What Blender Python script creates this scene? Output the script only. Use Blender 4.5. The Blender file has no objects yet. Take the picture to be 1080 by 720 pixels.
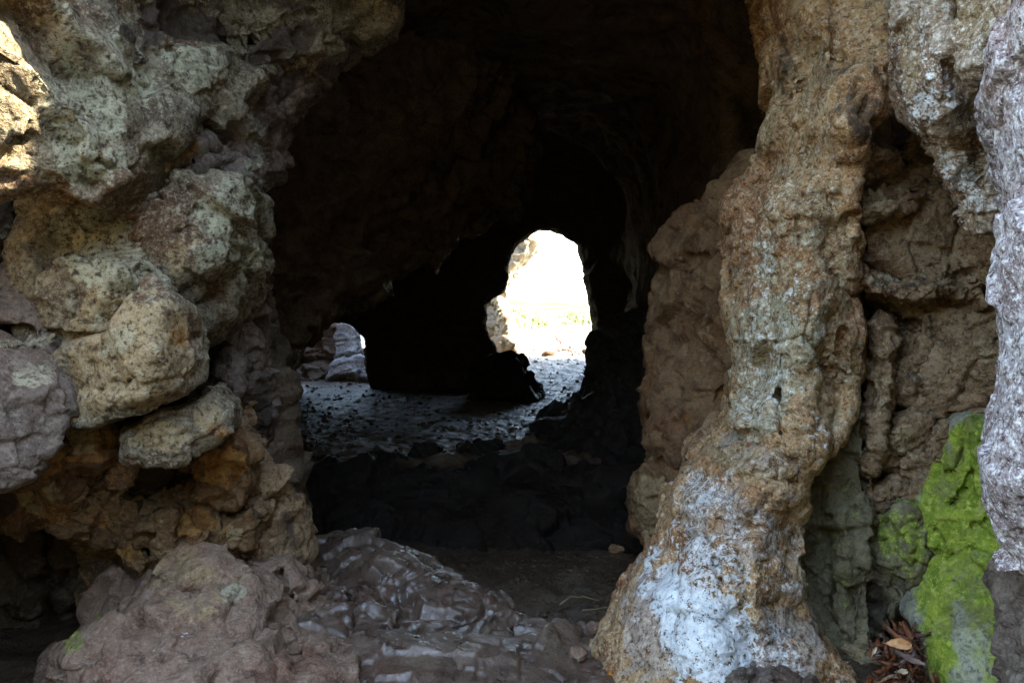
import bpy, math, random
import numpy as np
from mathutils import Vector

random.seed(7)
RNG = np.random.default_rng(11)
S = bpy.context.scene
C = S.collection
HF = math.radians(64.0)
K = 2*math.tan(HF/2)/1080.0
CZ = 1.15

def P(px, py, d):
    """a point d metres into the cave, seen at the photograph's pixel"""
    return np.array([(px-540)*K*d, d, CZ-(py-360)*K*d])

# ---------------------------------------------------------------- noise
_perm = RNG.permutation(256); _perm = np.concatenate([_perm, _perm, _perm]).astype(np.int32)
_g = RNG.normal(size=(256, 3)); _g /= np.linalg.norm(_g, axis=1)[:, None]; _g = _g.astype(np.float32)
def perlin(p):
    p = np.asarray(p, np.float32)
    i = np.floor(p).astype(np.int32); f = p-i
    u = f*f*f*(f*(f*6-15)+10)
    i &= 255
    out = 0
    for dx in (0, 1):
        wx = u[:, 0] if dx else 1-u[:, 0]
        for dy in (0, 1):
            wy = u[:, 1] if dy else 1-u[:, 1]
            for dz in (0, 1):
                wz = u[:, 2] if dz else 1-u[:, 2]
                h = _perm[_perm[_perm[i[:, 0]+dx]+i[:, 1]+dy]+i[:, 2]+dz]
                g = _g[h]
                dot = g[:, 0]*(f[:, 0]-dx)+g[:, 1]*(f[:, 1]-dy)+g[:, 2]*(f[:, 2]-dz)
                out = out+wx*wy*wz*dot
    return out*1.5
def fbm(p, octv=4, gain=0.5, ridged=False):
    a, s, t = 1.0, 0, 0
    p = np.asarray(p, np.float32)
    for o in range(octv):
        n = perlin(p)
        if ridged: n = 1-2*np.abs(n)
        s = s+a*n; t += a; a *= gain; p = p*2.03+17.3
    return s/t
def facets(p, sharp=10.0):
    """blocky planes: each cell of the rock breaks along its own slope; also gives the distance to the break"""
    p = np.asarray(p, np.float32)
    i = np.floor(p).astype(np.int32)
    d1 = np.full(len(p), 9., np.float32); d2 = d1.copy(); v1 = np.zeros(len(p), np.float32)
    num = np.zeros(len(p), np.float32); den = num.copy()
    for dx in (-1, 0, 1):
        for dy in (-1, 0, 1):
            for dz in (-1, 0, 1):
                c = i+np.array([dx, dy, dz], np.int32)
                cc = c & 255
                h = _perm[_perm[_perm[cc[:, 0]]+cc[:, 1]]+cc[:, 2]]
                q = c+0.5+0.42*_g[h]
                n = _g[_perm[h+1]]
                r = p-q
                d = np.sqrt((r*r).sum(1))
                v = (r*n).sum(1)*0.9+(_perm[h+2]/255.0-0.5)*0.9
                w = np.exp(-sharp*d)
                num += w*v; den += w
                c1 = d < d1
                d2 = np.where(c1, d1, np.minimum(d2, d)); d1 = np.where(c1, d, d1)
    return num/den, d2-d1

# ---------------------------------------------------------------- meshing
def surface_nets(g, org, h):
    """mesh of the zero level of a grid of signed distances (negative inside)"""
    s = g < 0
    nx, ny, nz = g.shape
    cnt = np.zeros((nx-1, ny-1, nz-1), np.int8)
    for a in (0, 1):
        for b in (0, 1):
            for c in (0, 1):
                cnt += s[a:nx-1+a, b:ny-1+b, c:nz-1+c]
    act = (cnt > 0) & (cnt < 8)
    idx = np.full(act.shape, -1, np.int32)
    I = np.argwhere(act)
    idx[act] = np.arange(len(I))
    acc = np.zeros((len(I), 3)); m = np.zeros(len(I))
    cor = [(a, b, c) for a in (0, 1) for b in (0, 1) for c in (0, 1)]
    val = {q: g[I[:, 0]+q[0], I[:, 1]+q[1], I[:, 2]+q[2]] for q in cor}
    for q in cor:
        for ax in range(3):
            if q[ax] == 0:
                r = list(q); r[ax] = 1; r = tuple(r)
                va, vb = val[q], val[r]
                x = (va < 0) != (vb < 0)
                t = np.where(x, va/np.where(x, va-vb, 1), 0)
                pt = np.tile(np.array(q, float), (len(I), 1)); pt[:, ax] += t
                acc += pt*x[:, None]; m += x
    V = (I+acc/m[:, None])*h+np.array(org)
    Q = []
    sl = slice(1, -1)
    # edges along x
    e = s[:-1, 1:-1, 1:-1] != s[1:, 1:-1, 1:-1]
    A = np.argwhere(e)
    a, b, c = A[:, 0], A[:, 1]+1, A[:, 2]+1
    q = np.stack([idx[a, b-1, c-1], idx[a, b, c-1], idx[a, b, c], idx[a, b-1, c]], 1)
    fl = ~s[a, b, c]; q[fl] = q[fl][:, ::-1]; Q.append(q)
    e = s[1:-1, :-1, 1:-1] != s[1:-1, 1:, 1:-1]
    A = np.argwhere(e); a, b, c = A[:, 0]+1, A[:, 1], A[:, 2]+1
    q = np.stack([idx[a-1, b, c-1], idx[a-1, b, c], idx[a, b, c], idx[a, b, c-1]], 1)
    fl = ~s[a, b, c]; q[fl] = q[fl][:, ::-1]; Q.append(q)
    e = s[1:-1, 1:-1, :-1] != s[1:-1, 1:-1, 1:]
    A = np.argwhere(e); a, b, c = A[:, 0]+1, A[:, 1]+1, A[:, 2]
    q = np.stack([idx[a-1, b-1, c], idx[a, b-1, c], idx[a, b, c], idx[a-1, b, c]], 1)
    fl = ~s[a, b, c]; q[fl] = q[fl][:, ::-1]; Q.append(q)
    Q = np.concatenate(Q)
    return V, Q
def biggest(V, Q):
    """keep only the largest connected piece"""
    lab = np.arange(len(V))
    for _ in range(400):
        m = lab[Q].min(1)
        new = lab.copy()
        for k in range(4): np.minimum.at(new, Q[:, k], m)
        new = new[new]
        if (new == lab).all(): break
        lab = new
    u, n = np.unique(lab, return_counts=True)
    keep = lab == u[n.argmax()]
    remap = np.cumsum(keep)-1
    fq = keep[Q].all(1)
    return V[keep], remap[Q[fq]]
def mesh_from(name, V, Q):
    me = bpy.data.meshes.new(name)
    V = np.asarray(V, np.float32); Q = np.asarray(Q, np.int32)
    n = Q.shape[1]
    me.vertices.add(len(V)); me.vertices.foreach_set('co', V.ravel())
    me.loops.add(Q.size); me.loops.foreach_set('vertex_index', Q.ravel())
    me.polygons.add(len(Q)); me.polygons.foreach_set('loop_start', np.arange(0, Q.size, n, dtype=np.int32))
    me.update(calc_edges=True); me.validate()
    return me
def subdivide(me, lv=1):
    o = bpy.data.objects.new('tmp', me); C.objects.link(o)
    md = o.modifiers.new('s', 'SUBSURF'); md.levels = lv; md.render_levels = lv
    dg = bpy.context.evaluated_depsgraph_get()
    out = bpy.data.meshes.new_from_object(o.evaluated_get(dg))
    bpy.data.objects.remove(o); bpy.data.meshes.remove(me)
    return out
def co(me):
    a = np.empty(len(me.vertices)*3, np.float32); me.vertices.foreach_get('co', a); return a.reshape(-1, 3)
def nrm(me):
    a = np.empty(len(me.vertices)*3, np.float32); me.vertex_normals.foreach_get('vector', a); return a.reshape(-1, 3)
def setco(me, V):
    me.vertices.foreach_set('co', np.asarray(V, np.float32).ravel()); me.update()
def smooth(me):
    me.polygons.foreach_set('use_smooth', np.ones(len(me.polygons), bool)); me.update()
def attr(me, name, rgb):
    a = me.attributes.new(name, 'FLOAT_COLOR', 'POINT')
    b = np.ones((len(me.vertices), 4), np.float32); b[:, :3] = rgb
    a.data.foreach_set('color', b.ravel())
def link(name, me, mat, label=None, cat=None, group=None, kind=None, parent=None):
    o = bpy.data.objects.new(name, me); C.objects.link(o)
    if mat and not me.materials: me.materials.append(mat)
    if parent: o.parent = parent
    if label: o['label'] = label
    if cat: o['category'] = cat
    if group: o['group'] = group
    if kind: o['kind'] = kind
    return o
def centre(o, base=True):
    """put the origin at the middle of the thing's underside"""
    V = co(o.data); c = (V.min(0)+V.max(0))/2
    if base: c[2] = V[:, 2].min()
    setco(o.data, V-c); o.location = c.tolist()

# ---------------------------------------------------------------- materials
class NT:
    def __init__(s, name):
        s.m = bpy.data.materials.new(name); s.m.use_nodes = True
        s.t = s.m.node_tree; s.t.nodes.clear()
    def n(s, typ, **kw):
        x = s.t.nodes.new(typ)
        for k, v in kw.items(): setattr(x, k, v)
        return x
    def put(s, sock, v):
        if isinstance(v, bpy.types.NodeSocket): s.t.links.new(v, sock)
        elif isinstance(v, (tuple, list)) and len(v) == 3 and sock.type == 'RGBA': sock.default_value = (*v, 1)
        else: sock.default_value = v
    def math(s, op, a, b=0.5, clamp=False):
        x = s.n('ShaderNodeMath', operation=op, use_clamp=clamp); s.put(x.inputs[0], a); s.put(x.inputs[1], b); return x.outputs[0]
    def mix(s, f, a, b, mode='MIX'):
        x = s.n('ShaderNodeMix', data_type='RGBA', blend_type=mode)
        s.put(x.inputs[0], f); s.put(x.inputs[6], a); s.put(x.inputs[7], b); return x.outputs[2]
    def ramp(s, v, lo, hi):
        x = s.n('ShaderNodeMapRange', interpolation_type='SMOOTHSTEP'); s.put(x.inputs[0], v); s.put(x.inputs[1], lo); s.put(x.inputs[2], hi); return x.outputs[0]
    def noise(s, vec, sc, det=4, rough=0.6, dist=0.0):
        x = s.n('ShaderNodeTexNoise'); s.put(x.inputs['Vector'], vec); s.put(x.inputs['Scale'], sc)
        s.put(x.inputs['Detail'], det); s.put(x.inputs['Roughness'], rough); s.put(x.inputs['Distortion'], dist); return x.outputs[0]
    def vor(s, vec, sc, feat='F1'):
        x = s.n('ShaderNodeTexVoronoi', feature=feat); s.put(x.inputs['Vector'], vec); s.put(x.inputs['Scale'], sc); return x.outputs[0]
    def bump(s, h, strength, dist, nrm=None):
        x = s.n('ShaderNodeBump'); s.put(x.inputs['Strength'], strength); s.put(x.inputs['Distance'], dist); s.put(x.inputs['Height'], h)
        if nrm: s.put(x.inputs['Normal'], nrm)
        return x.outputs[0]
    def done(s, col, rough, nrmv=None, spec=0.5, **kw):
        b = s.n('ShaderNodeBsdfPrincipled'); s.put(b.inputs['Base Color'], col); s.put(b.inputs['Roughness'], rough)
        s.put(b.inputs['Specular IOR Level'], spec)
        for k, v in kw.items(): s.put(b.inputs[k], v)
        if nrmv: s.put(b.inputs['Normal'], nrmv)
        o = s.n('ShaderNodeOutputMaterial'); s.t.links.new(b.outputs[0], o.inputs[0]); return s.m

def rock_mat(name, c1, c2, dark, pale, speck=0.5, pit=0.5, lich=0.0, lcol=(.38, .40, .30), rough=0.88, wet=0.0, bump=1.0, spec=0.2, vary=.7, glint=0):
    t = NT(name)
    pos = t.n('ShaderNodeNewGeometry').outputs['Position']
    a1 = t.n('ShaderNodeAttribute', attribute_name='mask_a'); s1 = t.n('ShaderNodeSeparateColor'); t.put(s1.inputs[0], a1.outputs['Color'])
    a2 = t.n('ShaderNodeAttribute', attribute_name='mask_b'); s2 = t.n('ShaderNodeSeparateColor'); t.put(s2.inputs[0], a2.outputs['Color'])
    white, moss, orange = s1.outputs; soot_shade, lichm, tan = s2.outputs
    n1 = t.noise(pos, 5, 5, 0.62, 0.15); n2 = t.noise(pos, 17, 5, 0.65); n3 = t.noise(pos, 70, 4, 0.7); n4 = t.noise(pos, 190, 3, 0.7)
    n5 = t.noise(pos, 34, 4, 0.65, 0.0); nm = t.noise(pos, 9, 7, 0.78, 0.2)
    nb = t.math('ADD', t.math('MULTIPLY', nm, .62), t.math('ADD', t.math('MULTIPLY', n5, .20), t.math('MULTIPLY', n3, .18)))
    col = t.mix(t.ramp(n1, .36, .64), c1, c2)
    col = t.mix(t.math('MULTIPLY', t.ramp(n2, .51, .63), .8), col, dark)
    col = t.mix(t.math('MULTIPLY', t.ramp(n2, .48, .34), .35), col, pale)
    col = t.mix(t.math('MULTIPLY', t.ramp(t.noise(pos, 3.1, 5, .6, .2), .49, .60), vary), col, t.mix(1.0, col, (.74, .52, .44), 'MULTIPLY'))
    # iron staining and warm tan
    def masked(m, gain=1.0, lo=.40, hi=.60, nn=nb, w=1.6):
        q = t.math('ADD', t.math('MULTIPLY', m, gain), t.math('MULTIPLY', t.math('SUBTRACT', nn, .5), w))
        return t.math('MULTIPLY', t.ramp(q, lo, hi), t.ramp(m, 0.02, 0.15))
    tanc = t.mix(n3, (.25, .17, .085), (.38, .275, .145))
    col = t.mix(t.math('MULTIPLY', masked(tan), .85), col, tanc)
    a3 = t.n('ShaderNodeAttribute', attribute_name='mask_c'); s3 = t.n('ShaderNodeSeparateColor'); t.put(s3.inputs[0], a3.outputs['Color'])
    col = t.mix(t.math('MULTIPLY', masked(s3.outputs[0]), .85), col, t.mix(n3, (.30, .235, .195), (.47, .395, .345)))
    orc = t.mix(t.ramp(n2, .4, .62), (.26, .10, .022), (.32, .17, .045))
    orc = t.mix(t.ramp(n3, .5, .7), orc, (.12, .05, .025))
    col = t.mix(t.math('MULTIPLY', masked(orange), .9), col, orc)
    # lichen film
    lm = t.math('MAXIMUM', t.math('MULTIPLY', t.ramp(nb, .50, .66), lich), t.math('MULTIPLY', masked(lichm), .9))
    lgrain = t.ramp(t.math('ADD', n3, t.math('MULTIPLY', n2, .5)), .62, .86)
    lc = t.mix(t.noise(pos, 12, 3), lcol, (.40, .37, .24))
    col = t.mix(t.math('MULTIPLY', lm, t.math('ADD', t.math('MULTIPLY', lgrain, .7), .3)), col, lc)
    # grains and pits
    col = t.mix(t.math('MULTIPLY', t.ramp(n5, .52, .66), speck*.75), col, pale)
    col = t.mix(t.math('MULTIPLY', t.ramp(n5, .47, .33), pit*.9), col, dark)
    col = t.mix(t.math('MULTIPLY', t.ramp(n3, .53, .64), speck), col, pale)
    col = t.mix(t.math('MULTIPLY', t.ramp(n3, .46, .36), pit), col, dark)
    col = t.mix(t.math('MULTIPLY', t.ramp(n4, .55, .66), speck*.8), col, pale)
    col = t.mix(t.math('MULTIPLY', t.ramp(n4, .44, .33), pit*.8), col, dark)
    # sooty and muddy stains; also shade painted into recesses
    col = t.mix(t.math('MULTIPLY', masked(soot_shade), .88), col, t.mix(n3, (.025, .018, .014), (.06, .04, .03)))
    # moss / algae
    mg = t.mix(t.ramp(n2, .38, .62), (.125, .19, .02), (.27, .34, .04))
    mg = t.mix(t.ramp(n3, .48, .66), mg, (.40, .43, .08))
    mg = t.mix(t.math('MULTIPLY', t.ramp(n1, .49, .61), .8), mg, (.20, .19, .07))
    mg = t.mix(t.math('MULTIPLY', t.ramp(n5, .54, .66), .55), mg, (.30, .30, .12))
    mg = t.mix(t.math('MULTIPLY', t.ramp(n4, .45, .32), .7), mg, (.05, .09, .01))
    col = t.mix(masked(moss, lo=.25, hi=.80, w=3.6), col, mg)
    # white flaking limewash
    pitw = t.math('ADD', t.math('MULTIPLY', n3, .5), t.math('MULTIPLY', n4, .5))
    wm = masked(white, 1.0, .46, .56, t.math('ADD', t.math('MULTIPLY', nm, .30), t.math('ADD', t.math('MULTIPLY', n3, .45), t.math('MULTIPLY', n4, .25))), 3.4)
    wm = t.math('MULTIPLY', wm, t.math('MULTIPLY', t.ramp(t.math('ADD', pitw, t.math('MULTIPLY', t.math('SUBTRACT', n5, .5), .35)), .395, .46), t.math('ADD', .70, t.math('MULTIPLY', t.ramp(white, .5, .95), .30))))
    col = t.mix(wm, col, t.mix(t.ramp(n5, .35, .65), (.58, .63, .64), (.84, .86, .85)))
    h = t.math('ADD', t.math('ADD', t.math('MULTIPLY', n2, .8), t.math('MULTIPLY', n5, .7)), t.math('ADD', t.math('MULTIPLY', n3, .6), t.math('MULTIPLY', n4, .30)))
    v = t.vor(pos, 55); h = t.math('ADD', h, t.math('MULTIPLY', t.ramp(v, .0, .45), .18))
    nn = t.bump(h, t.math('ADD', .45*bump, t.math('MULTIPLY', t.ramp(n1, .40, .62), .55*bump)), .016*min(1, bump*1.6))
    if glint: nn = t.bump(t.math('ADD', n4, t.noise(pos, 420, 2, .6)), .35, .0020, nn)
    r = t.math('SUBTRACT', rough, t.math('MULTIPLY', t.ramp(t.math('ADD', t.math('MULTIPLY', n2, .35), t.math('ADD', t.math('MULTIPLY', n5, .3), t.math('MULTIPLY', n3, .35))) if glint else n2, .45, .60), wet), True)
    return t.done(col, r, nn, spec)

M = {
 'pillar': rock_mat('tan_pillar_rock', (.34, .17, .066), (.50, .305, .145), (.075, .034, .015), (.68, .55, .38), .6, .85),
 'left': rock_mat('lichened_grey_rock', (.125, .092, .058), (.20, .162, .105), (.036, .024, .016), (.37, .32, .22), .55, .85, .45, (.25, .265, .185), vary=1.0),
 'purple': rock_mat('grey_mauve_rock', (.115, .083, .066), (.17, .128, .104), (.042, .028, .021), (.29, .25, .20), .35, .6, .12, (.25, .27, .20)),
 'brown': rock_mat('brown_rock', (.20, .115, .058), (.29, .18, .095), (.045, .024, .013), (.42, .32, .21), .5, .75),
 'buttress': rock_mat('ochre_brown_rock', (.155, .085, .040), (.225, .132, .066), (.06, .032, .018), (.30, .20, .115), .3, .5),
 'orange': rock_mat('iron_stained_rock', (.12, .065, .03), (.19, .105, .045), (.035, .02, .011), (.30, .22, .13), .3, .6),
 'slab': rock_mat('pale_lilac_speckled_rock', (.25, .195, .195), (.47, .415, .43), (.085, .05, .045), (.84, .81, .80), .95, 1.0),
 'lobe': rock_mat('white_flecked_brown_rock', (.24, .15, .085), (.36, .26, .17), (.085, .045, .03), (.78, .71, .60), .75, .7),
 'mound': rock_mat('dusty_mauve_brown_rock', (.185, .112, .076), (.25, .162, .115), (.07, .040, .027), (.42, .32, .24), .35, .45),
 'wet': rock_mat('damp_brown_rock', (.085, .052, .036), (.135, .09, .062), (.03, .019, .014), (.21, .15, .11), .3, .45, rough=.50, wet=.36, bump=.36, spec=1.0, glint=1),
 'dark': rock_mat('shade_dark_rock', (.075, .052, .034), (.12, .085, .058), (.03, .02, .013), (.17, .125, .09), .3, .5, spec=.08),  # colour lowered to deepen the shade of chamber and hollow
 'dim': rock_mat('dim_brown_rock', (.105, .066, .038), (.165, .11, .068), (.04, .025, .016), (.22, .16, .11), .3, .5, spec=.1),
 'black': rock_mat('wet_shade_black_rock', (.012, .009, .007), (.022, .016, .012), (.006, .005, .004), (.04, .03, .023), .25, .5, rough=.8, wet=.3, spec=.12),  # near-black colour stands in for deep shade on step and boulders
 'green': rock_mat('algae_filmed_rock', (.13, .105, .06), (.19, .16, .09), (.05, .035, .02), (.28, .25, .16), .3, .5),
 'moss': rock_mat('mossy_rock', (.20, .19, .13), (.28, .27, .20), (.08, .065, .04), (.42, .42, .34), .4, .5),
 'bluegrey': rock_mat('pale_blue_grey_rock', (.36, .37, .40), (.50, .52, .56), (.06, .055, .05), (.7, .72, .76), .4, .7),
 'added_cliff': rock_mat('weathered_cliff_rock', (.22, .19, .14), (.30, .26, .20), (.09, .07, .05), (.42, .40, .33), .4, .5, .4),
 'sunny': rock_mat('sunny_limestone', (.42, .33, .23), (.5, .42, .31), (.2, .15, .1), (.6, .55, .45), .4, .5),
}

# ---------------------------------------------------------------- rock builder
def rbf_depth(ctrl):
    c = np.array(ctrl, float)
    if len(c) < 4:
        dm = 1/c[:, 2]; m = dm.mean()
        if len(c) < 3: return lambda a, b: np.full(np.shape(a), 1/m)
    X = c[:, :2]/100; n = len(X)
    A = np.linalg.norm(X[:, None]-X[None], axis=2)
    Pm = np.c_[np.ones(n), X]
    Mx = np.block([[A+0.0*np.eye(n), Pm], [Pm.T, np.zeros((3, 3))]])
    w = np.linalg.lstsq(Mx, np.r_[1/c[:, 2], 0, 0, 0], rcond=None)[0]
    lo, hi = 1/c[:, 2].max(), 1/c[:, 2].min(); pad = .12*(hi-lo)
    def f(a, b):
        q = np.stack([np.ravel(a), np.ravel(b)], 1)/100
        r = np.linalg.norm(q[:, None]-X[None], axis=2)@w[:n]+np.c_[np.ones(len(q)), q]@w[n:]
        return (1/np.clip(r, lo-pad, hi+pad)).reshape(np.shape(a))
    return f
def tps(uv, val, lam=2e-3):
    n = len(uv)
    def ker(r2): return np.where(r2 > 1e-12, r2*np.log(r2+1e-12), 0)
    d = uv[:, None]-uv[None]
    A = ker((d**2).sum(2)); Pm = np.c_[np.ones(n), uv]
    w = np.linalg.lstsq(np.block([[A+lam*np.eye(n), Pm], [Pm.T, np.zeros((3, 3))]]), np.r_[val, 0, 0, 0], rcond=None)[0]
    def f(q):
        out = np.empty(len(q))
        for k in range(0, len(q), 20000):
            s = q[k:k+20000]
            out[k:k+20000] = ker(((s[:, None]-uv[None])**2).sum(2))@w[:n]+np.c_[np.ones(len(s)), s]@w[n:]
        return out
    return f
def poly_sd(q, poly):
    a = poly; b = np.roll(poly, -1, 0)
    best = np.full(len(q), 1e9); ins = np.zeros(len(q), bool)
    for p0, p1 in zip(a, b):
        e = p1-p0; w = q-p0
        t = np.clip((w@e)/max(e@e, 1e-12), 0, 1)
        best = np.minimum(best, ((w-t[:, None]*e)**2).sum(1))
        c = (p0[1] > q[:, 1]) != (p1[1] > q[:, 1])
        with np.errstate(divide='ignore', invalid='ignore'):
            ins ^= c & (q[:, 0] < (p1[0]-p0[0])*(q[:, 1]-p0[1])/(p1[1]-p0[1])+p0[0])
    d = np.sqrt(best)
    return np.where(ins, -d, d)
def line_d(q, pts):
    best = np.full(len(q), 1e9)
    for p0, p1 in zip(pts[:-1], pts[1:]):
        e = p1-p0; w = q-p0
        t = np.clip((w@e)/max(e@e, 1e-12), 0, 1)
        best = np.minimum(best, ((w-t[:, None]*e)**2).sum(1))
    return np.sqrt(best)
def smax(a, b, k):
    h = np.clip(k-np.abs(a-b), 0, None)/k
    return np.maximum(a, b)+h*h*k*.25
CH = {'white': (0, 0), 'moss': (0, 1), 'orange': (0, 2), 'soot_shade': (1, 0), 'lichen': (1, 1), 'tan': (1, 2), 'grey': (2, 0)}
SEED = [0]
def rock(name, label, cat, mat, outline, depth, thick=.35, k=.06, vox=.012, W=None, cracks=(), bumps=(), blobs=(), push=0.0, grow=.02, chop=0, cut=9,
         amp=1.0, fac=1.0, fsc=6.0, warp=.016, lv=1, group=None, kind=None, parent=None, seams=.6, fine=1.0, lam=2e-3):
    SEED[0] += 1; sd = SEED[0]*7.31
    if not isinstance(depth, (list, tuple)): depth = [(0, 0, depth)]
    D = rbf_depth([(q[0], q[1], q[2]*(1+push)) for q in depth])
    if W is None:      # the block runs back along the line of sight past its inner edge
        a = np.array(outline, float); x0, y0 = a.min(0); x1, y1 = a.max(0)
        ex = max(0, x0-540+12) or min(0, x1-540-12); ey = max(0, y0-360) or min(0, y1-360)
        W = (ex*K, 1, -.8*ey*K)
    W = np.array(W, float); W /= np.linalg.norm(W)
    if abs(W[2]) > .9: U = np.array([1., 0, 0])
    else: U = np.array([W[1], -W[0], 0]); U /= np.linalg.norm(U)
    Vv = np.cross(U, -W)
    if Vv[2] < -1e-6 or (abs(W[2]) > .9 and Vv[1] < 0): Vv = -Vv
    B = np.stack([U, Vv, W])
    def world(pp):
        pp = np.asarray(pp, float); d = D(pp[:, 0], pp[:, 1])
        return np.stack([(pp[:, 0]-540)*K*d, d, CZ-(pp[:, 1]-360)*K*d], 1)
    O = np.array(outline, float)
    opx = world(O)@B.T
    poly = opx[:, :2]
    mn, mx = O.min(0), O.max(0)
    st = max(6, math.sqrt((mx[0]-mn[0])*(mx[1]-mn[1])/320))
    gx, gy = np.meshgrid(np.arange(mn[0], mx[0]+st, st), np.arange(mn[1], mx[1]+st, st))
    gp = np.c_[gx.ravel(), gy.ravel()]
    gp = gp[poly_sd(gp, O) < st*.6]
    smp = np.concatenate([world(gp)@B.T, opx]) if len(gp) else opx
    cen = smp.mean(0)
    F0 = tps((smp[:, :2]-cen[:2]), smp[:, 2], lam)
    pad = .05+vox*3
    lo = np.r_[poly.min(0)-pad, 0]; hi = np.r_[poly.max(0)+pad, 0]
    us = np.arange(lo[0], hi[0]+vox, vox); vs = np.arange(lo[1], hi[1]+vox, vox)
    uu, vv = np.meshgrid(us, vs, indexing='ij')
    q = np.c_[uu.ravel(), vv.ravel()]
    dm = smp[:, 2].mean()
    f3 = np.c_[q*4.0+sd, np.full(len(q), sd)]
    wq = q+warp*np.c_[fbm(f3, 3), fbm(f3+31.7, 3)]*1.6
    k = k*.5
    d2 = poly_sd(wq, poly)-.3*k-.5*grow
    F = F0(q-cen[:2])
    dav = float(D(O[:, 0], O[:, 1]).mean())
    for c in cracks:
        pts, wd, dp = c[0], c[1], c[2]
        pp = world(pts)@B.T
        dd = line_d(q+.006*np.c_[fbm(np.c_[q*14, q[:, :1]*0+sd], 2), fbm(np.c_[q*14+9, q[:, :1]*0+sd], 2)]*2, pp[:, :2])
        F = F+dp*np.exp(-(dd/(wd*K*dav))**2)
    for b in bumps:
        x, y, rx, ry, hgt = b[:5]; rot = math.radians(b[5]) if len(b) > 5 else 0; pw = b[6] if len(b) > 6 else 1.5
        c0 = (world([(x, y)])@B.T)[0, :2]
        e1 = (world([(x+math.cos(rot)*rx, y+math.sin(rot)*rx)])@B.T)[0, :2]-c0
        e2 = (world([(x-math.sin(rot)*ry, y+math.cos(rot)*ry)])@B.T)[0, :2]-c0
        Mi = np.linalg.inv(np.stack([e1, e2], 1))
        r = (wq-c0)@Mi.T; r2 = (r**2).sum(1)
        F = F-hgt*np.exp(-r2**pw)
    # broad unevenness of the face itself
    F = F+.02*amp*fbm(np.c_[q*3.1+sd, np.full(len(q), sd+5)], 3)
    Fg = F.reshape(uu.shape); d2g = d2.reshape(uu.shape)
    g0, g1 = np.gradient(Fg, vox); sl = np.sqrt(1+np.minimum(g0**2+g1**2, 9))
    inside = d2g < .03
    wlo = Fg[inside].min()-.04; whi = Fg[inside].max()+thick+.05
    ws = np.arange(wlo, whi+vox, vox)
    G = smax(d2g[:, :, None], (Fg[:, :, None]-ws[None, None])/sl[:, :, None], k)
    G = smax(G, ws[None, None]-(Fg+thick)[:, :, None], min(k*1.5, thick*.6))
    rs = np.random.default_rng(SEED[0]*101)      # faces broken off flat
    ins = (d2g < -.01)
    su, sv, sw = uu[ins], vv[ins], Fg[ins]
    for c in range(chop):
        th = rs.uniform(0, 6.283); a = rs.uniform(.35, 1.15)
        pn = np.array([a*math.cos(th), a*math.sin(th), -1.0]); pn /= np.linalg.norm(pn)
        m = np.percentile(su*pn[0]+sv*pn[1]+sw*pn[2], 100-rs.uniform(.5, 1.5)*cut)
        G = smax(G, pn[0]*uu[:, :, None]+pn[1]*vv[:, :, None]+pn[2]*ws[None, None]-m, .012)
    G[0] = G[-1] = 1; G[:, 0] = G[:, -1] = 1; G[:, :, 0] = G[:, :, -1] = 1
    Vx, Q = surface_nets(G, (us[0], vs[0], ws[0]), vox)
    Vx, Q = biggest(Vx, Q)
    Vw = Vx@B
    if np.dot(np.cross(U, Vv), W) < 0: Q = Q[:, ::-1]
    me = mesh_from(name, Vw, Q)
    if lv: me = subdivide(me, lv)
    V = co(me); N = nrm(me)
    n = np.zeros(len(V), np.float32)
    rg = np.clip(.5+1.5*fbm(V*2.3+sd*.7, 2), 0, 1)          # where the face is rough and where it is worn smooth
    v, e = facets(V*fsc+sd+.05*np.stack([fbm(V*9+k2, 2) for k2 in (0, 5, 9)], 1)*1.5, 75)
    v2, e2 = facets(V*fsc*2.6*np.array([1, 1, 1.5])+sd*1.3, 60)
    v3, e3 = facets(V*32*np.array([1, 1, 1.4])+sd, 20)
    n += fac*.056*v*(6/fsc)
    gate = np.clip(fbm(V*2.2+sd, 2)*3+.3, 0, 1)
    n -= fac*seams*gate*(.012*np.exp(-(e/.06)**2)+.022*np.exp(-(e/.022)**2))
    n += fac*.019*v2*(6/fsc)
    n -= fac*seams*.008*np.clip(fbm(V*3.1+sd+4, 2)*4, 0, 1)*np.exp(-(e2/.05)**2)
    n += amp*.005*fbm(V*7+sd, 3)
    n += amp*fine*(.0018+.0045*rg)*v3
    n += amp*fine*(.0015+.0045*rg)*fbm(V*26*np.array([1, 1, 1.6])+sd, 3, .6)
    n += amp*fine*.0055*rg*np.minimum(0, fbm(V*48+sd, 2)+.15)
    n += amp*fine*.002*rg*fbm(V*85, 2, .6)
    setco(me, V+N*n[:, None]); smooth(me)
    V = co(me); UV = V@B.T[:, :2]
    ma = np.zeros((len(V), 3), np.float32); mb = ma.copy(); mc = ma.copy()
    rag = np.clip(1+.55*fbm(V*11+sd, 4, .65)*1.6, .45, 1.8)
    for b in blobs:
        chn, x, y, rx, ry = b[:5]; stg = b[5] if len(b) > 5 else 1.0; rot = math.radians(b[6]) if len(b) > 6 else 0
        c0 = (world([(x, y)])@B.T)[0, :2]
        e1 = (world([(x+math.cos(rot)*rx, y+math.sin(rot)*rx)])@B.T)[0, :2]-c0
        e2 = (world([(x-math.sin(rot)*ry, y+math.cos(rot)*ry)])@B.T)[0, :2]-c0
        Mi = np.linalg.inv(np.stack([e1, e2], 1))
        r = np.sqrt((((UV-c0)@Mi.T)**2).sum(1))*rag
        s = np.clip((1.35-r)/.7, 0, 1); s = s*s*(3-2*s)*stg
        w_, c_ = CH[chn]; t_ = (ma, mb, mc)[w_]; t_[:, c_] = np.maximum(t_[:, c_], s)
    attr(me, 'mask_a', ma); attr(me, 'mask_b', mb)
    if mc.any(): attr(me, 'mask_c', mc)
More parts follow.
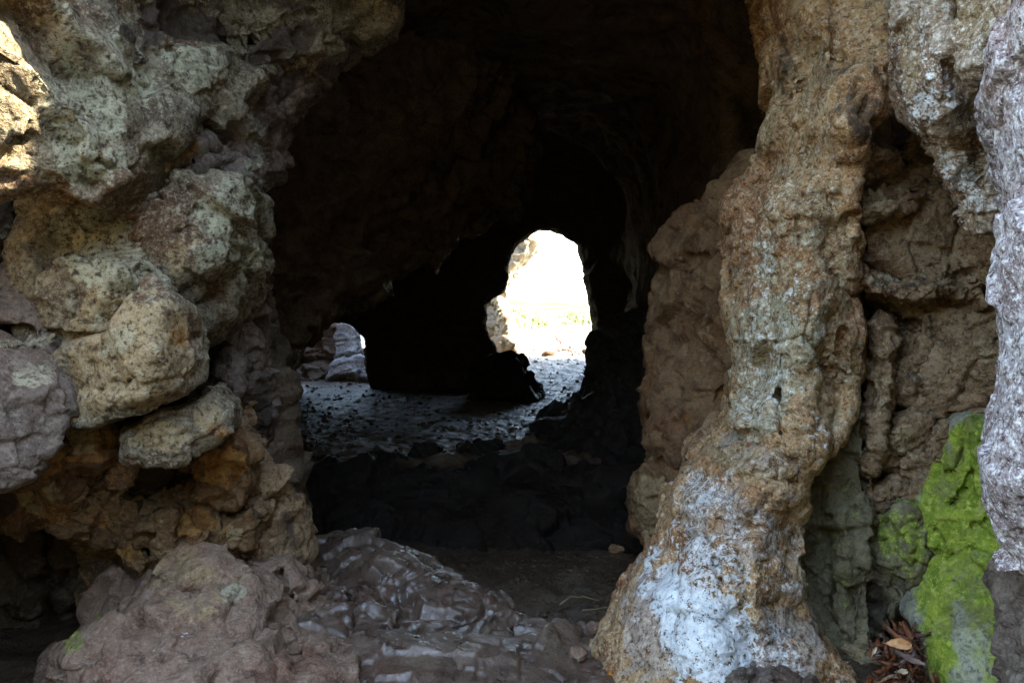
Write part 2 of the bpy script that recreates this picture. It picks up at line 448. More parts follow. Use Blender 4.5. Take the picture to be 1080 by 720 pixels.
    o = link(name, me, M[mat], label, cat, group, kind, parent)
    if not parent: centre(o)
    return o
SUN = (.72, -.12, .68); SKY = .15; SUNP = 2.6; EXPO = 3.98
RJ_Y0, RJ_Z, ROOF_Y, LJ_Y0, SHADE_BANK = -.4, 3.7, 1.71, 1.35, 6.0  # edges and heights of the unseen rock and bank that block light

# ================================================================ THE LEFT SIDE OF THE MOUTH
rock('overhanging_boulder', 'huge pale lichened boulder overhanging the left side, sunlit at its outer edge', 'boulder', 'left',
     [(-120,-110),(175,-110),(330,-100),(430,-70),(400,8),(372,25),(345,42),(325,52),(300,60),(275,70),(252,86),(235,106),(207,117),(180,135),(160,150),(142,165),(125,180),(105,191),(85,197),(60,191),(35,182),(12,176),(-20,178),(-120,185)],
     [(0,0,1.78),(0,90,1.6),(0,175,1.68),(-100,60,1.5),(45,60,1.82),(40,140,1.68),(85,190,1.86),(95,110,1.93),(60,10,1.95),(180,60,2.25),(235,75,2.42),(250,20,2.55),(330,20,2.68),(400,0,2.8),(150,140,2.08),(120,30,2.05)],
     chop=9, cut=9, amp=0.8, thick=.55, k=.10, fsc=3.5, fac=0.8,
     bumps=[(185,18,38,26,-.10),(165,52,14,10,-.05),(20,75,30,38,.07),(28,130,26,22,.05),(60,175,45,14,.05),(212,72,26,20,.05),(92,130,50,30,.03,-25),(60,45,26,40,-.03),(120,75,18,16,.03),(310,20,40,14,.04,-20),(275,50,26,10,.03,-25)],
     cracks=[([(146,20),(138,45),(134,78)],2.2,.05),([(30,140),(48,148),(60,165)],3,.03),([(40,40),(52,75),(40,110)],4,.03),([(75,110),(90,125),(110,130),(140,110),(158,95)],2,.015),([(240,40),(290,32),(330,12)],4,.04),([(160,75),(200,92),(232,96)],3,.02)],
     blobs=[('soot_shade',176,14,34,22,1.0),('soot_shade',212,26,26,16,.9,20),('soot_shade',150,24,12,24,.7),('soot_shade',300,45,60,18,.6,-25),('soot_shade',330,0,60,20,.5),('lichen',95,110,70,40,.8,-30),('lichen',210,70,32,22,1),('lichen',70,170,60,20,1),('lichen',20,80,34,60,.9),('lichen',90,30,30,45,.45),('tan',55,40,30,30,.6),('orange',100,163,8,6,.9,-40)])
rock('rock_ledge', 'dark layered ledge slanting under the big overhanging boulder', 'rock ledge', 'purple',
     [(120,190),(150,165),(185,138),(215,118),(250,92),(285,64),(330,42),(352,40),(330,75),(296,110),(276,140),(276,190),(262,200),(240,206),(200,216),(165,218),(130,212),(100,205),(95,196)],
     [(110,200,2.12),(165,180,2.25),(200,150,2.35),(250,110,2.52),(320,55,2.75),(275,140,2.62),(270,190,2.55),(200,210,2.32),(150,210,2.22)],
     chop=5, cut=6, grow=0.04, thick=.35, k=.05, fsc=6,
     cracks=[([(150,182),(180,160),(205,140),(236,120)],4,.07),([(165,192),(195,176),(222,160),(238,142)],3,.05),([(180,200),(215,185),(255,165)],3,.03),([(200,130),(240,118),(262,104)],3,.05)],
     bumps=[(200,185,28,7,.03,-25),(185,170,20,6,.03,-35),(150,197,40,10,.03,8),(262,170,12,30,.03)],
     blobs=[('orange',195,165,28,5,.7,-38),('orange',95,200,12,5,.9),('soot_shade',190,118,26,10,.8,-30),('soot_shade',290,90,40,18,.6,-40),('lichen',270,150,14,40,.5),('lichen',145,205,30,10,.6)])
rock('rock_mass', 'broad tan and green lichened rock face below the overhanging boulder', 'rock', 'left',
     [(18,188),(60,194),(95,203),(130,210),(165,212),(230,200),(258,196),(262,225),(250,290),(230,320),(206,332),(190,330),(160,320),(150,345),(120,368),(100,385),(72,392),(50,382),(20,365),(16,330),(26,300),(26,240)],
     [(30,210,2.17),(30,350,2.12),(130,230,2.2),(130,340,2.06),(75,400,2.1),(200,240,2.32),(240,215,2.42),(220,310,2.42),(75,300,2.1),(165,300,2.14)],
     chop=9, cut=11, fac=0.8, amp=0.7, grow=0.04, thick=.4, k=.05, fsc=4.2,
     cracks=[([(82,300),(85,320),(78,335),(70,345)],3,.04),([(130,225),(138,221),(140,219)],2,.03),([(75,275),(80,300)],3,.03),([(98,330),(104,325),(102,318)],2,.02)],
     bumps=[(110,270,60,50,.05),(55,270,26,50,-.02),(170,260,14,40,-.03),(85,350,16,18,.03),(60,335,20,20,.02)],
     blobs=[('lichen',130,260,70,60,.75),('lichen',65,235,22,30,.5),('tan',120,320,45,60,.55),('tan',90,260,30,30,.4),('tan',85,360,24,30,.5),('soot_shade',40,228,18,8,.45,-25)])
rock('rounded_boulder', 'rounded lichen-crusted boulder bulging out at the left edge of the cave passage', 'boulder', 'left',
     [(163,228),(188,205),(232,194),(260,190),(274,204),(273,216),(276,240),(277,268),(268,290),(256,312),(238,330),(214,342),(196,336),(188,312),(176,284),(163,255)],
     [(175,240,2.2),(215,230,2.24),(255,220,2.38),(272,250,2.48),(220,275,2.22),(190,290,2.2),(250,280,2.34),(205,335,2.52),(245,315,2.56)],
     chop=8, cut=13, fac=0.8, amp=0.7, grow=0.04, thick=.4, k=0.05, fsc=4.5,
     bumps=[(202,255,9,8,.035),(192,248,10,8,-.02),(228,322,36,18,-.05,-30)],
     cracks=[([(166,250),(176,270),(184,290),(196,300)],3,.03),([(214,243),(240,260),(262,268)],3,.02)],
     blobs=[('lichen',235,225,40,30,.6),('lichen',240,268,40,22,.6),('tan',203,252,16,14,.5),('tan',186,275,12,26,.6),('soot_shade',232,325,30,10,.35,-25)])
rock('wedge_block', 'pale tan wedge-shaped block with a pointed top, brightest on the left wall', 'rock block', 'left',
     [(162,304),(171,314),(182,322),(196,330),(204,350),(205,372),(205,398),(190,411),(166,424),(140,436),(104,443),(84,446),(68,440),(70,412),(72,384),(92,374),(120,360),(142,333),(152,316)],
     [(162,308,2.02),(170,330,1.98),(168,370,1.93),(164,400,1.95),(120,380,1.99),(78,400,2.07),(80,438,2.03),(140,425,1.95),(203,350,2.12),(204,395,2.12),(185,375,2.02)],
     chop=0, cut=4, grow=0.04, thick=.4, k=.02, fsc=5, fac=.32, amp=.4, lam=3e-4,
     cracks=[([(100,413),(120,408),(143,396)],1.8,.035),([(174,366),(186,362),(206,356)],3,.04),([(92,374),(104,370),(112,362)],3,.02),([(128,384),(126,398),(120,404)],3,.02),([(98,380),(100,400)],2,.02)],
     bumps=[(168,428,34,9,-.07,-20),(185,350,8,20,-.02),(110,425,35,12,.02)],
     blobs=[('tan',140,370,60,60,.95),('tan',90,410,26,30,.75),('orange',190,356,14,9,.8),('orange',185,345,10,14,.5),('orange',75,440,8,5,.9),('lichen',125,360,24,16,.7,-35)])
rock('rock_slab', 'mauve grey slab lowest at the left picture edge, beside the wedge-shaped block', 'rock slab', 'purple',
     [(-120,388),(0,390),(22,386),(44,378),(64,384),(72,404),(69,438),(56,456),(44,480),(30,496),(0,506),(-120,515)],
     [(0,400,1.95),(0,490,1.83),(60,400,2.02),(60,440,1.95),(30,440,1.88),(-100,440,1.7)],
     chop=7, cut=13, fac=0.7, grow=0.04, thick=.4, k=.06, fsc=5, amp=0.6,
     cracks=[([(0,428),(12,422),(28,414)],3,.03),([(14,450),(30,440),(45,420)],2,.01)],
     blobs=[('lichen',40,395,26,14,.6),('soot_shade',60,470,12,30,.3)])
rock('rock_block', 'mauve grey block with dark side slots, just above the mauve slab at the left edge', 'rock block', 'purple',
     [(-120,300),(0,296),(18,290),(30,322),(48,338),(68,355),(70,378),(44,382),(18,390),(-120,394)],
     [(0,310,2.1),(20,360,2.04),(60,370,2.08),(-80,350,1.95),(30,330,2.08)],
     chop=6, cut=12, amp=0.7, grow=0.04, thick=.4, k=.05, fsc=6,
     cracks=[([(-30,347),(8,345),(28,352)],5,.10),([(-30,384),(20,378),(38,374)],5,.09),([(30,365),(60,364)],2,.03)],
     blobs=[('lichen',40,355,26,12,.5),('lichen',10,362,20,6,.6)])
rock('alcove_rock', 'dark bluish rock in the shadowed pocket under the overhanging boulder', 'rock', 'purple',
     [(-120,170),(10,172),(30,186),(32,220),(30,262),(26,295),(8,306),(-120,310)],
     [(0,200,2.6),(28,250,2.65),(-80,250,2.5),(0,290,2.5)], chop=4, cut=8, thick=.35, k=.05, fsc=6,
     cracks=[([(-40,292),(0,290),(26,278)],5,.09),([(-30,262),(4,258),(26,262)],3,.03),([(20,190),(27,230),(25,270)],3,.04)],
     blobs=[('lichen',8,235,10,30,.6),('soot_shade',5,205,40,34,.9),('soot_shade',5,285,40,14,.9)])  # dark blobs paint extra shade into the pocket
rock('rock_ledge', 'long pale lichen-grey ledge block tilted under the wedge-shaped block', 'rock ledge', 'left',
     [(131,464),(158,450),(190,440),(214,431),(236,418),(244,428),(241,448),(226,462),(206,474),(180,479),(150,483),(133,481)],
     [(135,470,2.0),(180,455,2.03),(235,430,2.12),(205,470,2.06),(150,478,2.0)], chop=7, cut=14, push=0.03, grow=0.03, thick=.4, k=.05, fsc=8, fac=0.6,
     cracks=[([(206,432),(207,450),(214,470)],2.0,.015),([(222,462),(236,450)],2,.02)],
     blobs=[('lichen',165,462,40,16,.3),('tan',222,440,18,20,.6),('tan',170,462,40,16,.6),('orange',232,455,12,12,.6),('lichen',205,440,20,12,.3)])
rock('rock_block', 'square yellowish tan block right below the foot of the wedge-shaped block', 'rock block', 'orange',
     [(65,442),(86,444),(108,449),(124,454),(130,464),(124,474),(110,481),(92,486),(73,484),(56,479)],
     [(60,475,2.02),(100,450,2.04),(110,480,2.02),(125,460,2.08)], push=.07, chop=4, cut=12, grow=0.04, thick=.35, k=.035, fsc=9, fac=.7,
     bumps=[(115,468,10,10,-.05)],
     blobs=[('tan',85,462,26,20,.9),('orange',108,465,10,20,.9),('orange',85,484,26,4,.8)])
rock('rock_block', 'rust red strip of rock wedged between the mauve slab and the tan block', 'rock block', 'orange',
     [(70,436),(66,462),(58,480),(54,496),(36,502),(18,506),(20,498),(36,490),(50,470),(60,450)],
     [(60,460,2.05),(30,500,1.98),(65,440,2.08)], push=.07, chop=3, cut=8, grow=0.04, thick=.35, k=.03, fsc=9, fac=.8,
     blobs=[('orange',50,485,30,20,.7),('soot_shade',62,455,14,20,.6)])
rock('rock_block', 'dull yellow block hanging over the dark low hollow at bottom left', 'rock block', 'orange',
     [(-40,512),(5,510),(30,503),(58,498),(66,512),(68,532),(52,546),(38,550),(22,551),(8,545),(-10,540),(-40,545)],
     [(0,520,2.06),(35,525,2.03),(66,520,2.12),(30,548,2.12)], push=.07, chop=6, cut=13, grow=0.04, thick=.4, k=.05, fsc=7,
     blobs=[('tan',40,525,28,20,.6),('orange',60,540,12,14,.7),('soot_shade',0,530,20,20,.7),('lichen',25,540,18,8,.4)])
rock('rock_block', 'dark red-brown block between the dull yellow block and the orange block', 'rock block', 'brown',
     [(58,492),(76,486),(98,487),(122,482),(128,500),(122,524),(106,540),(84,551),(68,546),(64,520)],
     [(65,510,2.1),(110,495,2.16),(85,545,2.2),(122,520,2.2)], push=.07, chop=6, cut=13, grow=0.04, thick=.4, k=.05, fsc=8,
     cracks=[([(95,490),(98,515),(84,535)],2,.03),([(118,485),(112,505),(122,520)],2,.03)],
     blobs=[('orange',72,540,10,12,.7),('orange',100,498,14,8,.4),('soot_shade',110,520,20,20,.4)])
rock('rock_block', 'brown wedge of rock roofing the dark low hollow at bottom left', 'rock block', 'orange',
     [(72,548),(86,545),(104,536),(122,520),(140,532),(150,556),(128,566),(104,570),(88,566)],
     [(80,550,2.15),(120,535,2.22),(140,560,2.24),(105,565,2.24)], push=.07, chop=5, cut=13, grow=0.04, thick=.4, k=.04, fsc=8,
     blobs=[('orange',115,545,26,16,.5),('soot_shade',85,560,16,10,.5)])
rock('hanging_rock', 'small ochre yellow flake of rock hanging above the mound at bottom left', 'rock flake', 'orange',
     [(119,570),(130,564),(140,568),(146,582),(152,596),(146,603),(139,599),(134,590),(126,584)],
     [(125,570,2.2),(146,600,2.22),(140,570,2.22)], push=.09, chop=3, cut=8, thick=.25, k=.02, vox=.008, fsc=12, fac=.6, warp=.008,
     blobs=[('tan',135,584,26,24,.35),('orange',140,578,14,16,.6)])
rock('rock', 'low dull brown strip of rock behind the ochre flake', 'rock', 'brown',
     [(92,562),(112,566),(128,578),(140,596),(160,604),(170,620),(120,640),(96,640),(90,600)],
     [(100,570,2.4),(140,600,2.42),(110,630,2.5)], push=.07, thick=.4, k=.05, fsc=8, blobs=[('soot_shade',110,610,30,30,.4)])
rock('rock_mass', 'dark brown recessed rock behind the pale ledge block', 'rock', 'brown',
     [(118,482),(160,470),(205,465),(262,430),(272,470),(262,540),(240,560),(160,566),(130,556),(118,520)],
     [(125,500,2.36),(200,490,2.42),(260,450,2.55),(250,540,2.5),(150,550,2.36)], push=.07, thick=.4, k=.05, fsc=7, fac=1.2,
     blobs=[('soot_shade',160,500,50,20,.7),('soot_shade',240,540,30,20,.5),('orange',180,520,26,8,.3)])
rock('rock_block', 'rust orange block with a rounded lower corner, right of the dark recessed rock', 'rock block', 'orange',
     [(206,482),(218,474),(236,472),(252,476),(258,495),(257,514),(248,530),(234,528),(222,518),(212,506)],
     [(212,490,2.24),(240,485,2.2),(255,500,2.26),(245,525,2.26)], push=.07, chop=6, cut=12, grow=0.04, thick=.35, k=.05, fsc=8,
     blobs=[('orange',232,495,26,22,1),('soot_shade',210,500,8,18,.5)])
rock('rock_block', 'knobbly orange-brown rock resting on top of the pale mound', 'rock block', 'orange',
     [(156,546),(168,534),(190,526),(204,519),(224,530),(242,544),(256,553),(259,566),(240,573),(214,574),(200,571),(182,562),(164,557)],
     [(160,548,2.26),(200,535,2.26),(250,560,2.3),(215,570,2.24)], push=.07, chop=4, cut=6, grow=0.04, thick=.4, k=.05, fsc=10, fac=1.5,
     bumps=[(240,560,16,9,.04),(200,562,12,8,.03),(172,545,14,8,.04),(215,545,10,14,-.03)],
     blobs=[('orange',200,552,32,16,.8),('tan',175,545,18,8,.5),('tan',245,562,14,8,.6),('soot_shade',235,540,12,10,.5)])
rock('boulder', 'smooth dark brown boulder standing at the left of the passage above the wet rock', 'boulder', 'brown',
     [(254,534),(262,520),(278,509),(296,511),(301,530),(304,556),(310,588),(296,602),(272,612),(262,598),(258,566)],
     [(256,560,2.42),(280,530,2.4),(300,540,2.5),(285,590,2.42)], push=.07, chop=6, cut=12, grow=0.04, thick=.45, k=.06, fsc=6, amp=.7,
     bumps=[(280,540,12,14,.03)],
     blobs=[('tan',276,545,14,20,.35),('soot_shade',300,570,14,40,.5),('soot_shade',275,600,20,8,.5)])
rock('rock_buttress', 'dim grey-brown buttress set back between the wedge block and the passage', 'rock', 'purple',
     [(202,338),(224,342),(246,326),(262,334),(272,360),(281,392),(286,430),(286,500),(274,522),(252,500),(246,450),(240,420),(216,432),(204,410)],
     [(210,360,2.55),(250,345,2.5),(255,400,2.48),(280,400,2.66),(284,480,2.7),(215,420,2.52)], push=.07, chop=7, cut=9, grow=0.04, thick=.4, k=.06, fsc=7,
     bumps=[(248,395,20,24,.05),(222,380,10,30,-.06)],
     cracks=[([(212,350),(232,352),(246,342)],4,.05)],
     blobs=[('soot_shade',215,380,12,50,.7),('soot_shade',275,450,18,60,.6),('soot_shade',265,500,20,30,.6)])
rock('rock_jamb', 'tall darkened rock edge that ends the left wall against the dark chamber', 'rock', 'dark',
     [(215,60),(262,72),(262,140),(266,300),(276,350),(290,382),(302,410),(304,470),(304,520),(307,560),(312,640),(210,640),(205,300)],
     [(262,100,2.85),(268,300,2.85),(302,430,2.95),(306,560,2.95),(230,300,2.8),(230,600,2.8)], thick=.45, k=.08, vox=.018, fsc=4)
rock('stone_column', 'thin tan column of rock between the mound and the orange-brown rock', 'rock column', 'orange',
     [(164,540),(184,540),(178,560),(177,590),(190,630),(158,640),(167,605),(168,570)],
     [(172,560,2.36),(172,620,2.40),(182,590,2.38)], thick=.12, k=.04, vox=.009, fsc=10, fac=.6, warp=.008,
     blobs=[('tan',172,590,14,50,.45)])
rock('hollow_wall', 'dark back of the low hollow at bottom left', 'rock', 'dark',
     [(-150,490),(40,520),(110,540),(150,570),(150,660),(100,700),(-150,780)],
     [(0,560,2.7),(130,580,2.8),(100,650,2.85),(0,700,2.7),(-100,600,2.5)], thick=.4, k=.06, vox=.018, fsc=5,
     cracks=[([(48,540),(50,600),(52,660)],5,.1),([(0,655),(60,650),(110,645)],4,.08),([(98,560),(100,600)],3,.06)])
rock('rock_mound', 'dusty mauve brown mound of rock spreading across the bottom left', 'rock mound', 'mound',
     [(-30,790),(20,722),(42,706),(64,690),(84,668),(92,648),(100,626),(120,612),(142,600),(165,588),(190,576),(225,571),(255,566),(262,588),(272,602),(290,590),(306,586),(318,606),(330,640),(352,660),(372,690),(390,720),(400,790)],
     [(20,730,2.15),(64,690,2.22),(96,640,2.5),(142,602,2.5),(190,580,2.42),(255,570,2.5),(306,590,2.56),(325,640,2.5),(360,690,2.3),(385,740,2.1),(200,640,2.24),(240,690,2.02),(150,700,2.02),(300,720,1.95),(290,650,2.25),(120,660,2.2),(200,760,1.85),(300,780,1.78),(60,760,2.0)],
     chop=0, amp=0.7, thick=.5, k=.07, fsc=4.2, fac=1.0, lam=4e-3,
     cracks=[([(262,572),(262,598),(250,625),(238,650),(240,670),(232,690)],2.5,.05),([(296,600),(304,630),(300,650),(292,665),(308,690),(316,712)],5,.10),([(308,632),(330,655),(345,670),(366,700)],3,.06),([(200,665),(188,680),(174,692),(170,700)],3,.04),([(262,700),(250,690),(235,700),(228,715)],3,.03),([(192,590),(196,612),(204,628)],5,.05),([(125,640),(118,664),(95,672)],3,.03),([(45,702),(66,706),(74,700)],4,.05)],
     bumps=[(280,650,20,36,.05,10),(205,600,30,20,.03),(178,600,8,22,-.04),(100,680,24,10,.03,-20),(330,668,16,26,.05,-40),(230,640,14,14,.02),(60,706,16,6,.04),(85,692,14,7,.03),(250,710,40,20,.03),(270,620,8,18,.04)],
     blobs=[('tan',200,612,70,44,.48),('tan',140,640,44,36,.40),('moss',92,667,11,14,.6),('lichen',250,622,16,10,.6),('lichen',160,670,30,8,.35),('white',192,672,7,3,.42),('white',150,690,10,3,.36),('orange',245,575,12,8,.4)])

# ================================================================ THE RIGHT SIDE OF THE MOUTH
rock('rock_pillar', 'tall speckled tan rock pillar with a broad foot splashed with white limewash', 'rock pillar', 'pillar',
     [(788,-110),(802,-20),(813,18),(823,50),(826,86),(821,112),(815,140),(812,166),(794,180),(767,197),(762,210),(767,240),(772,290),(777,345),(781,390),(776,430),(764,452),(750,474),(728,494),(716,512),(711,540),(700,560),(694,584),(680,604),(664,628),(648,652),(636,674),(628,694),(632,716),(640,780),(930,790),(890,722),(868,690),(852,655),(846,610),(842,560),(846,510),(858,484),(880,470),(897,440),(901,400),(907,335),(904,300),(901,262),(896,210),(908,160),(945,120),(960,80),(960,-110)],
     [(800,0,2.78),(815,60,2.72),(806,165,2.7),(764,205,2.76),(772,290,2.7),(780,390,2.62),(764,455,2.56),(714,520,2.56),(692,584,2.52),(640,670,2.46),(630,700,2.42),(850,40,2.42),(840,120,2.38),(830,230,2.3),(840,340,2.28),(830,430,2.3),(790,470,2.28),(780,530,2.2),(760,600,2.13),(735,680,2.06),(760,760,1.98),(840,730,2.05),(900,60,2.34),(895,250,2.34),(915,320,2.42),(885,430,2.4),(838,560,2.3),(850,660,2.22),(880,720,2.12),(670,660,2.3),(700,600,2.32)],
     amp=0.65, seams=1.0, chop=7, cut=3.5, thick=.55, k=.07, vox=.011, fsc=4.6, fac=0.5, lam=1.5e-3, W=(.27,1,0),
     cracks=[([(764,456),(790,462),(815,470),(838,486)],5,.09),([(826,466),(822,440),(824,420)],4.5,.09),([(870,484),(880,440),(884,400),(890,350)],4,.05),([(752,594),(758,608),(764,622)],3,.05),([(770,640),(780,648)],2,.02),
             ([(845,40),(850,70),(856,100)],4,.035),([(880,0),(884,40),(880,70)],2.5,.03),([(812,70),(818,88),(836,100),(842,84)],4,.06),([(812,30),(828,50),(850,60)],4,.04),
             ([(855,480),(862,440),(868,400)],2,.02),([(705,545),(740,552),(780,556),(830,560)],3,.02),([(770,200),(778,230),(776,280)],3,.02),([(776,196),(800,190),(812,172)],4,.03),([(766,655),(780,648),(800,640),(820,632)],4,.03),([(868,200),(880,230),(872,260),(884,300)],2.2,.025),([(812,230),(806,262),(815,290),(812,330)],2.2,.02),([(842,565),(850,600),(854,640)],3,.03),([(800,210),(796,250),(804,300),(800,350)],3,.03),([(846,110),(850,160),(842,200),(848,250)],3.5,.04),([(880,330),(872,370),(876,410)],3,.035),([(820,350),(828,390),(824,420)],3,.03),([(722,500),(760,510),(800,500),(835,510)],3.5,.035),([(700,580),(712,600),(708,640)],3,.025),([(782,175),(800,190),(830,196)],3,.03)],
     bumps=[(898,110,30,46,.09,10),(888,145,30,16,.05),(940,140,20,24,-.14),(905,120,9,20,-.05,20),(925,85,14,20,-.03),(854,460,18,26,.05),(800,440,34,30,.03),(812,520,32,26,.02),(735,510,26,20,.03),(833,585,8,18,-.05),(740,540,30,14,.02),(815,660,40,26,-.02),(842,690,20,30,.04,-30),(835,40,14,34,-.04,-15),(868,40,10,50,.03),(800,300,12,80,.02),(850,320,20,70,.025)],
     blobs=[('white',732,662,62,44,.95,20),('white',740,690,50,34,.9),('white',752,606,48,46,.50),('white',716,575,26,40,.44),('white',738,522,36,26,.46),('white',805,690,46,44,.40,-20),('white',708,640,26,16,.8),('white',762,705,36,26,.85),('white',815,600,36,30,.36),('white',785,556,60,26,.36),('white',858,462,16,26,.42),('white',800,428,34,30,.40),('white',805,370,40,50,.36),('white',800,290,26,70,.34),('white',840,200,50,60,.26),('white',850,340,30,80,.32),
            ('lichen',810,370,44,60,1.0),('lichen',800,430,34,36,1.0),('lichen',825,260,40,40,.5),('lichen',840,180,40,30,.3),('tan',850,300,60,160,.55),('tan',800,130,18,40,.7),('tan',790,490,50,16,.7),('tan',850,80,40,60,.5),('grey',690,660,50,60,.62),('grey',770,560,70,60,.55),('grey',820,680,60,50,.6),('grey',800,480,50,20,.5),('grey',850,600,20,60,.5),
            ('soot_shade',905,125,26,36,.55),('soot_shade',940,150,24,30,.8),('soot_shade',946,50,9,90,.6),('soot_shade',830,70,14,34,.5,-12),('orange',902,120,8,24,.7),('orange',890,150,22,8,.5),('orange',812,80,8,22,.4),('orange',644,712,9,6,.3),('orange',870,300,20,90,.34),('orange',790,300,14,80,.34),('orange',760,445,20,10,.4),('orange',850,130,40,40,.33),('soot_shade',870,200,30,40,.38),('soot_shade',890,90,30,30,.45),('soot_shade',800,330,14,40,.3),('soot_shade',780,540,50,10,.4),('soot_shade',840,500,20,30,.4),('orange',690,700,40,14,.3),('moss',850,420,12,30,.12),('soot_shade',815,690,30,22,.3)])  # narrow upright dark blob paints a shade line beside the hanging lobe
rock('rock_flute', 'hollow green-tinged flute of rock down the right side of the pale pillar foot', 'rock', 'green',
     [(838,500),(852,482),(872,468),(892,462),(906,440),(912,470),(908,500),(914,540),(914,580),(912,630),(916,690),(936,790),(880,790),(862,690),(846,640),(838,560)],
     [(840,520,2.42),(842,600,2.46),(875,520,2.5),(905,480,2.4),(908,560,2.38),(908,660,2.32),(880,640,2.46),(865,690,2.4),(925,760,2.2),(890,470,2.44)],
     thick=.4, k=.06, fsc=6, fac=.9,
     bumps=[(862,560,16,60,-.07),(890,590,10,80,.03,-5),(885,470,12,14,.05)],
     cracks=[([(872,600),(880,650),(900,700)],3,.03),([(850,600),(870,640)],2,.02)],
     blobs=[('moss',875,570,30,60,.30),('moss',890,540,20,40,.28),('soot_shade',855,590,14,60,.45),('tan',905,600,8,60,.3),('tan',900,680,16,30,.5),('orange',885,470,20,14,.3)])
rock('hanging_lobe', 'smooth-edged white-flecked lobe of rock hanging at the upper right', 'rock lobe', 'lobe',
     [(944,-110),(946,-20),(951,14),(949,40),(951,66),(954,88),(962,110),(974,126),(990,138),(1006,142),(1022,143),(1035,139),(1036,124),(1031,106),(1026,88),(1018,66),(1003,54),(996,46),(994,20),(1000,-110)],
     [(950,40,2.02),(965,105,2.0),(1000,138,1.98),(1032,130,2.0),(985,60,1.9),(1000,100,1.92),(970,-60,1.95)], thick=.3, k=.05, vox=.009, fsc=9, fac=.7, warp=.008,
     bumps=[(1010,78,16,18,-.04),(1018,112,12,16,-.03),(990,95,12,30,.02)],
     blobs=[('white',985,70,30,24,.35),('white',985,112,34,26,.50),('white',1015,128,24,12,.55),('soot_shade',1012,80,14,22,.4),('tan',960,60,12,50,.6),('orange',985,30,16,30,.35)])
rock('hanging_lobe', 'ochre brown lobe squeezed between the white-flecked lobe and the lilac slab', 'rock lobe', 'lobe',
     [(1008,-110),(1011,0),(1008,26),(998,46),(1006,54),(1022,60),(1032,70),(1040,62),(1050,40),(1062,20),(1080,-20),(1080,-110)],
     [(1012,20,1.86),(1005,50,1.88),(1040,30,1.76),(1060,-20,1.72)], thick=.3, k=.05, vox=.009, fsc=9, fac=.7, warp=.008,
     blobs=[('tan',1025,15,26,40,.8),('orange',1012,42,12,10,.4),('white',1030,58,14,12,.35),('orange',1040,20,20,30,.3)])
rock('hanging_lobe', 'white-speckled dark lobe below the smooth-edged lobe, touching the lilac slab', 'rock lobe', 'lobe',
     [(982,138),(1000,146),(1020,147),(1042,146),(1052,160),(1062,186),(1064,214),(1050,228),(1036,226),(1022,208),(1006,192),(998,170)],
     [(985,142,2.12),(1010,170,2.1),(1040,160,2.04),(1058,200,2.0),(1035,222,2.08)], thick=.3, k=.05, vox=.009, fsc=9, fac=1, warp=.008,
     cracks=[([(1020,148),(1026,175),(1040,200)],3,.05)],
     blobs=[('white',1012,180,16,30,.5,-35),('white',1045,180,10,30,.4),('white',1032,215,18,10,.5),('soot_shade',1028,165,12,16,.5)])
rock('rock_slab', 'upright pale lilac slab, white speckled, at the right picture edge', 'rock slab', 'slab',
     [(1093,-110),(1081,0),(1067,22),(1055,42),(1053,60),(1045,76),(1045,94),(1055,108),(1056,128),(1061,152),(1067,186),(1074,208),(1067,240),(1067,300),(1068,340),(1065,390),(1064,430),(1057,462),(1050,500),(1051,530),(1058,560),(1066,584),(1079,602),(1096,616),(1112,640),(1124,700),(1130,880),(1271,880),(1271,-110)],
     [(1045,70,1.52),(1062,210,1.5),(1055,350,1.5),(1042,500,1.5),(1060,590,1.52),(1090,70,1.36),(1100,250,1.32),(1100,450,1.32),(1120,600,1.42),(1200,300,1.1),(1150,850,1.36)],
     seams=0.1, fine=0.8, thick=.45, k=.05, vox=.009, fsc=7, fac=0.45, warp=.008,
     bumps=[(1040,92,8,12,.02),(1048,112,6,6,.02),(1060,520,20,40,.03)],
     blobs=[('white',1080,160,30,60,.35),('white',1075,380,24,60,.35),('white',1060,480,20,50,.25),('tan',1065,20,20,14,.4),('soot_shade',1060,580,24,14,.3)])
rock('rock_block', 'plain grey-mauve block under the upright lilac slab at the bottom right corner', 'rock block', 'purple',
     [(1062,606),(1076,616),(1098,636),(1260,648),(1260,800),(1064,800),(1062,730),(1064,680),(1072,650),(1060,626)],
     [(1064,620,1.66),(1070,700,1.62),(1120,700,1.48)], thick=.4, k=.04, vox=.010, fsc=7, fac=.7, warp=.008,
     blobs=[('lichen',1075,640,20,30,.3)])
rock('recess_wall', 'deep brown backing wall of the recess between pillar and lilac slab', 'rock', 'brown',
     [(895,70),(1130,60),(1130,720),(895,720)], [(900,120,2.75),(1100,120,2.65),(1100,600,2.6),(900,600,2.8),(905,350,2.75)],
     thick=.4, k=.06, vox=.016, fsc=6, blobs=[('soot_shade',930,160,50,50,.6),('soot_shade',915,600,20,80,.6)])
rock('rock_block', 'flat brown panel of rock framed by cracks, right of the pillar', 'rock block', 'brown',
     [(914,240),(922,230),(944,221),(962,215),(985,207),(1006,203),(1022,210),(1026,222),(1022,246),(1012,268),(1004,284),(985,292),(966,294),(942,294),(924,288),(914,268)],
     [(918,245,2.46),(960,250,2.42),(1005,215,2.42),(1010,270,2.44),(940,285,2.46)], chop=2, cut=6, thick=.35, k=.03, grow=.004, fsc=8, fac=.5, warp=.01, amp=.7,
     cracks=[([(1002,204),(1008,240),(1004,270)],2,.02)],
     blobs=[('tan',960,250,40,30,.45),('tan',930,270,14,20,.4)])
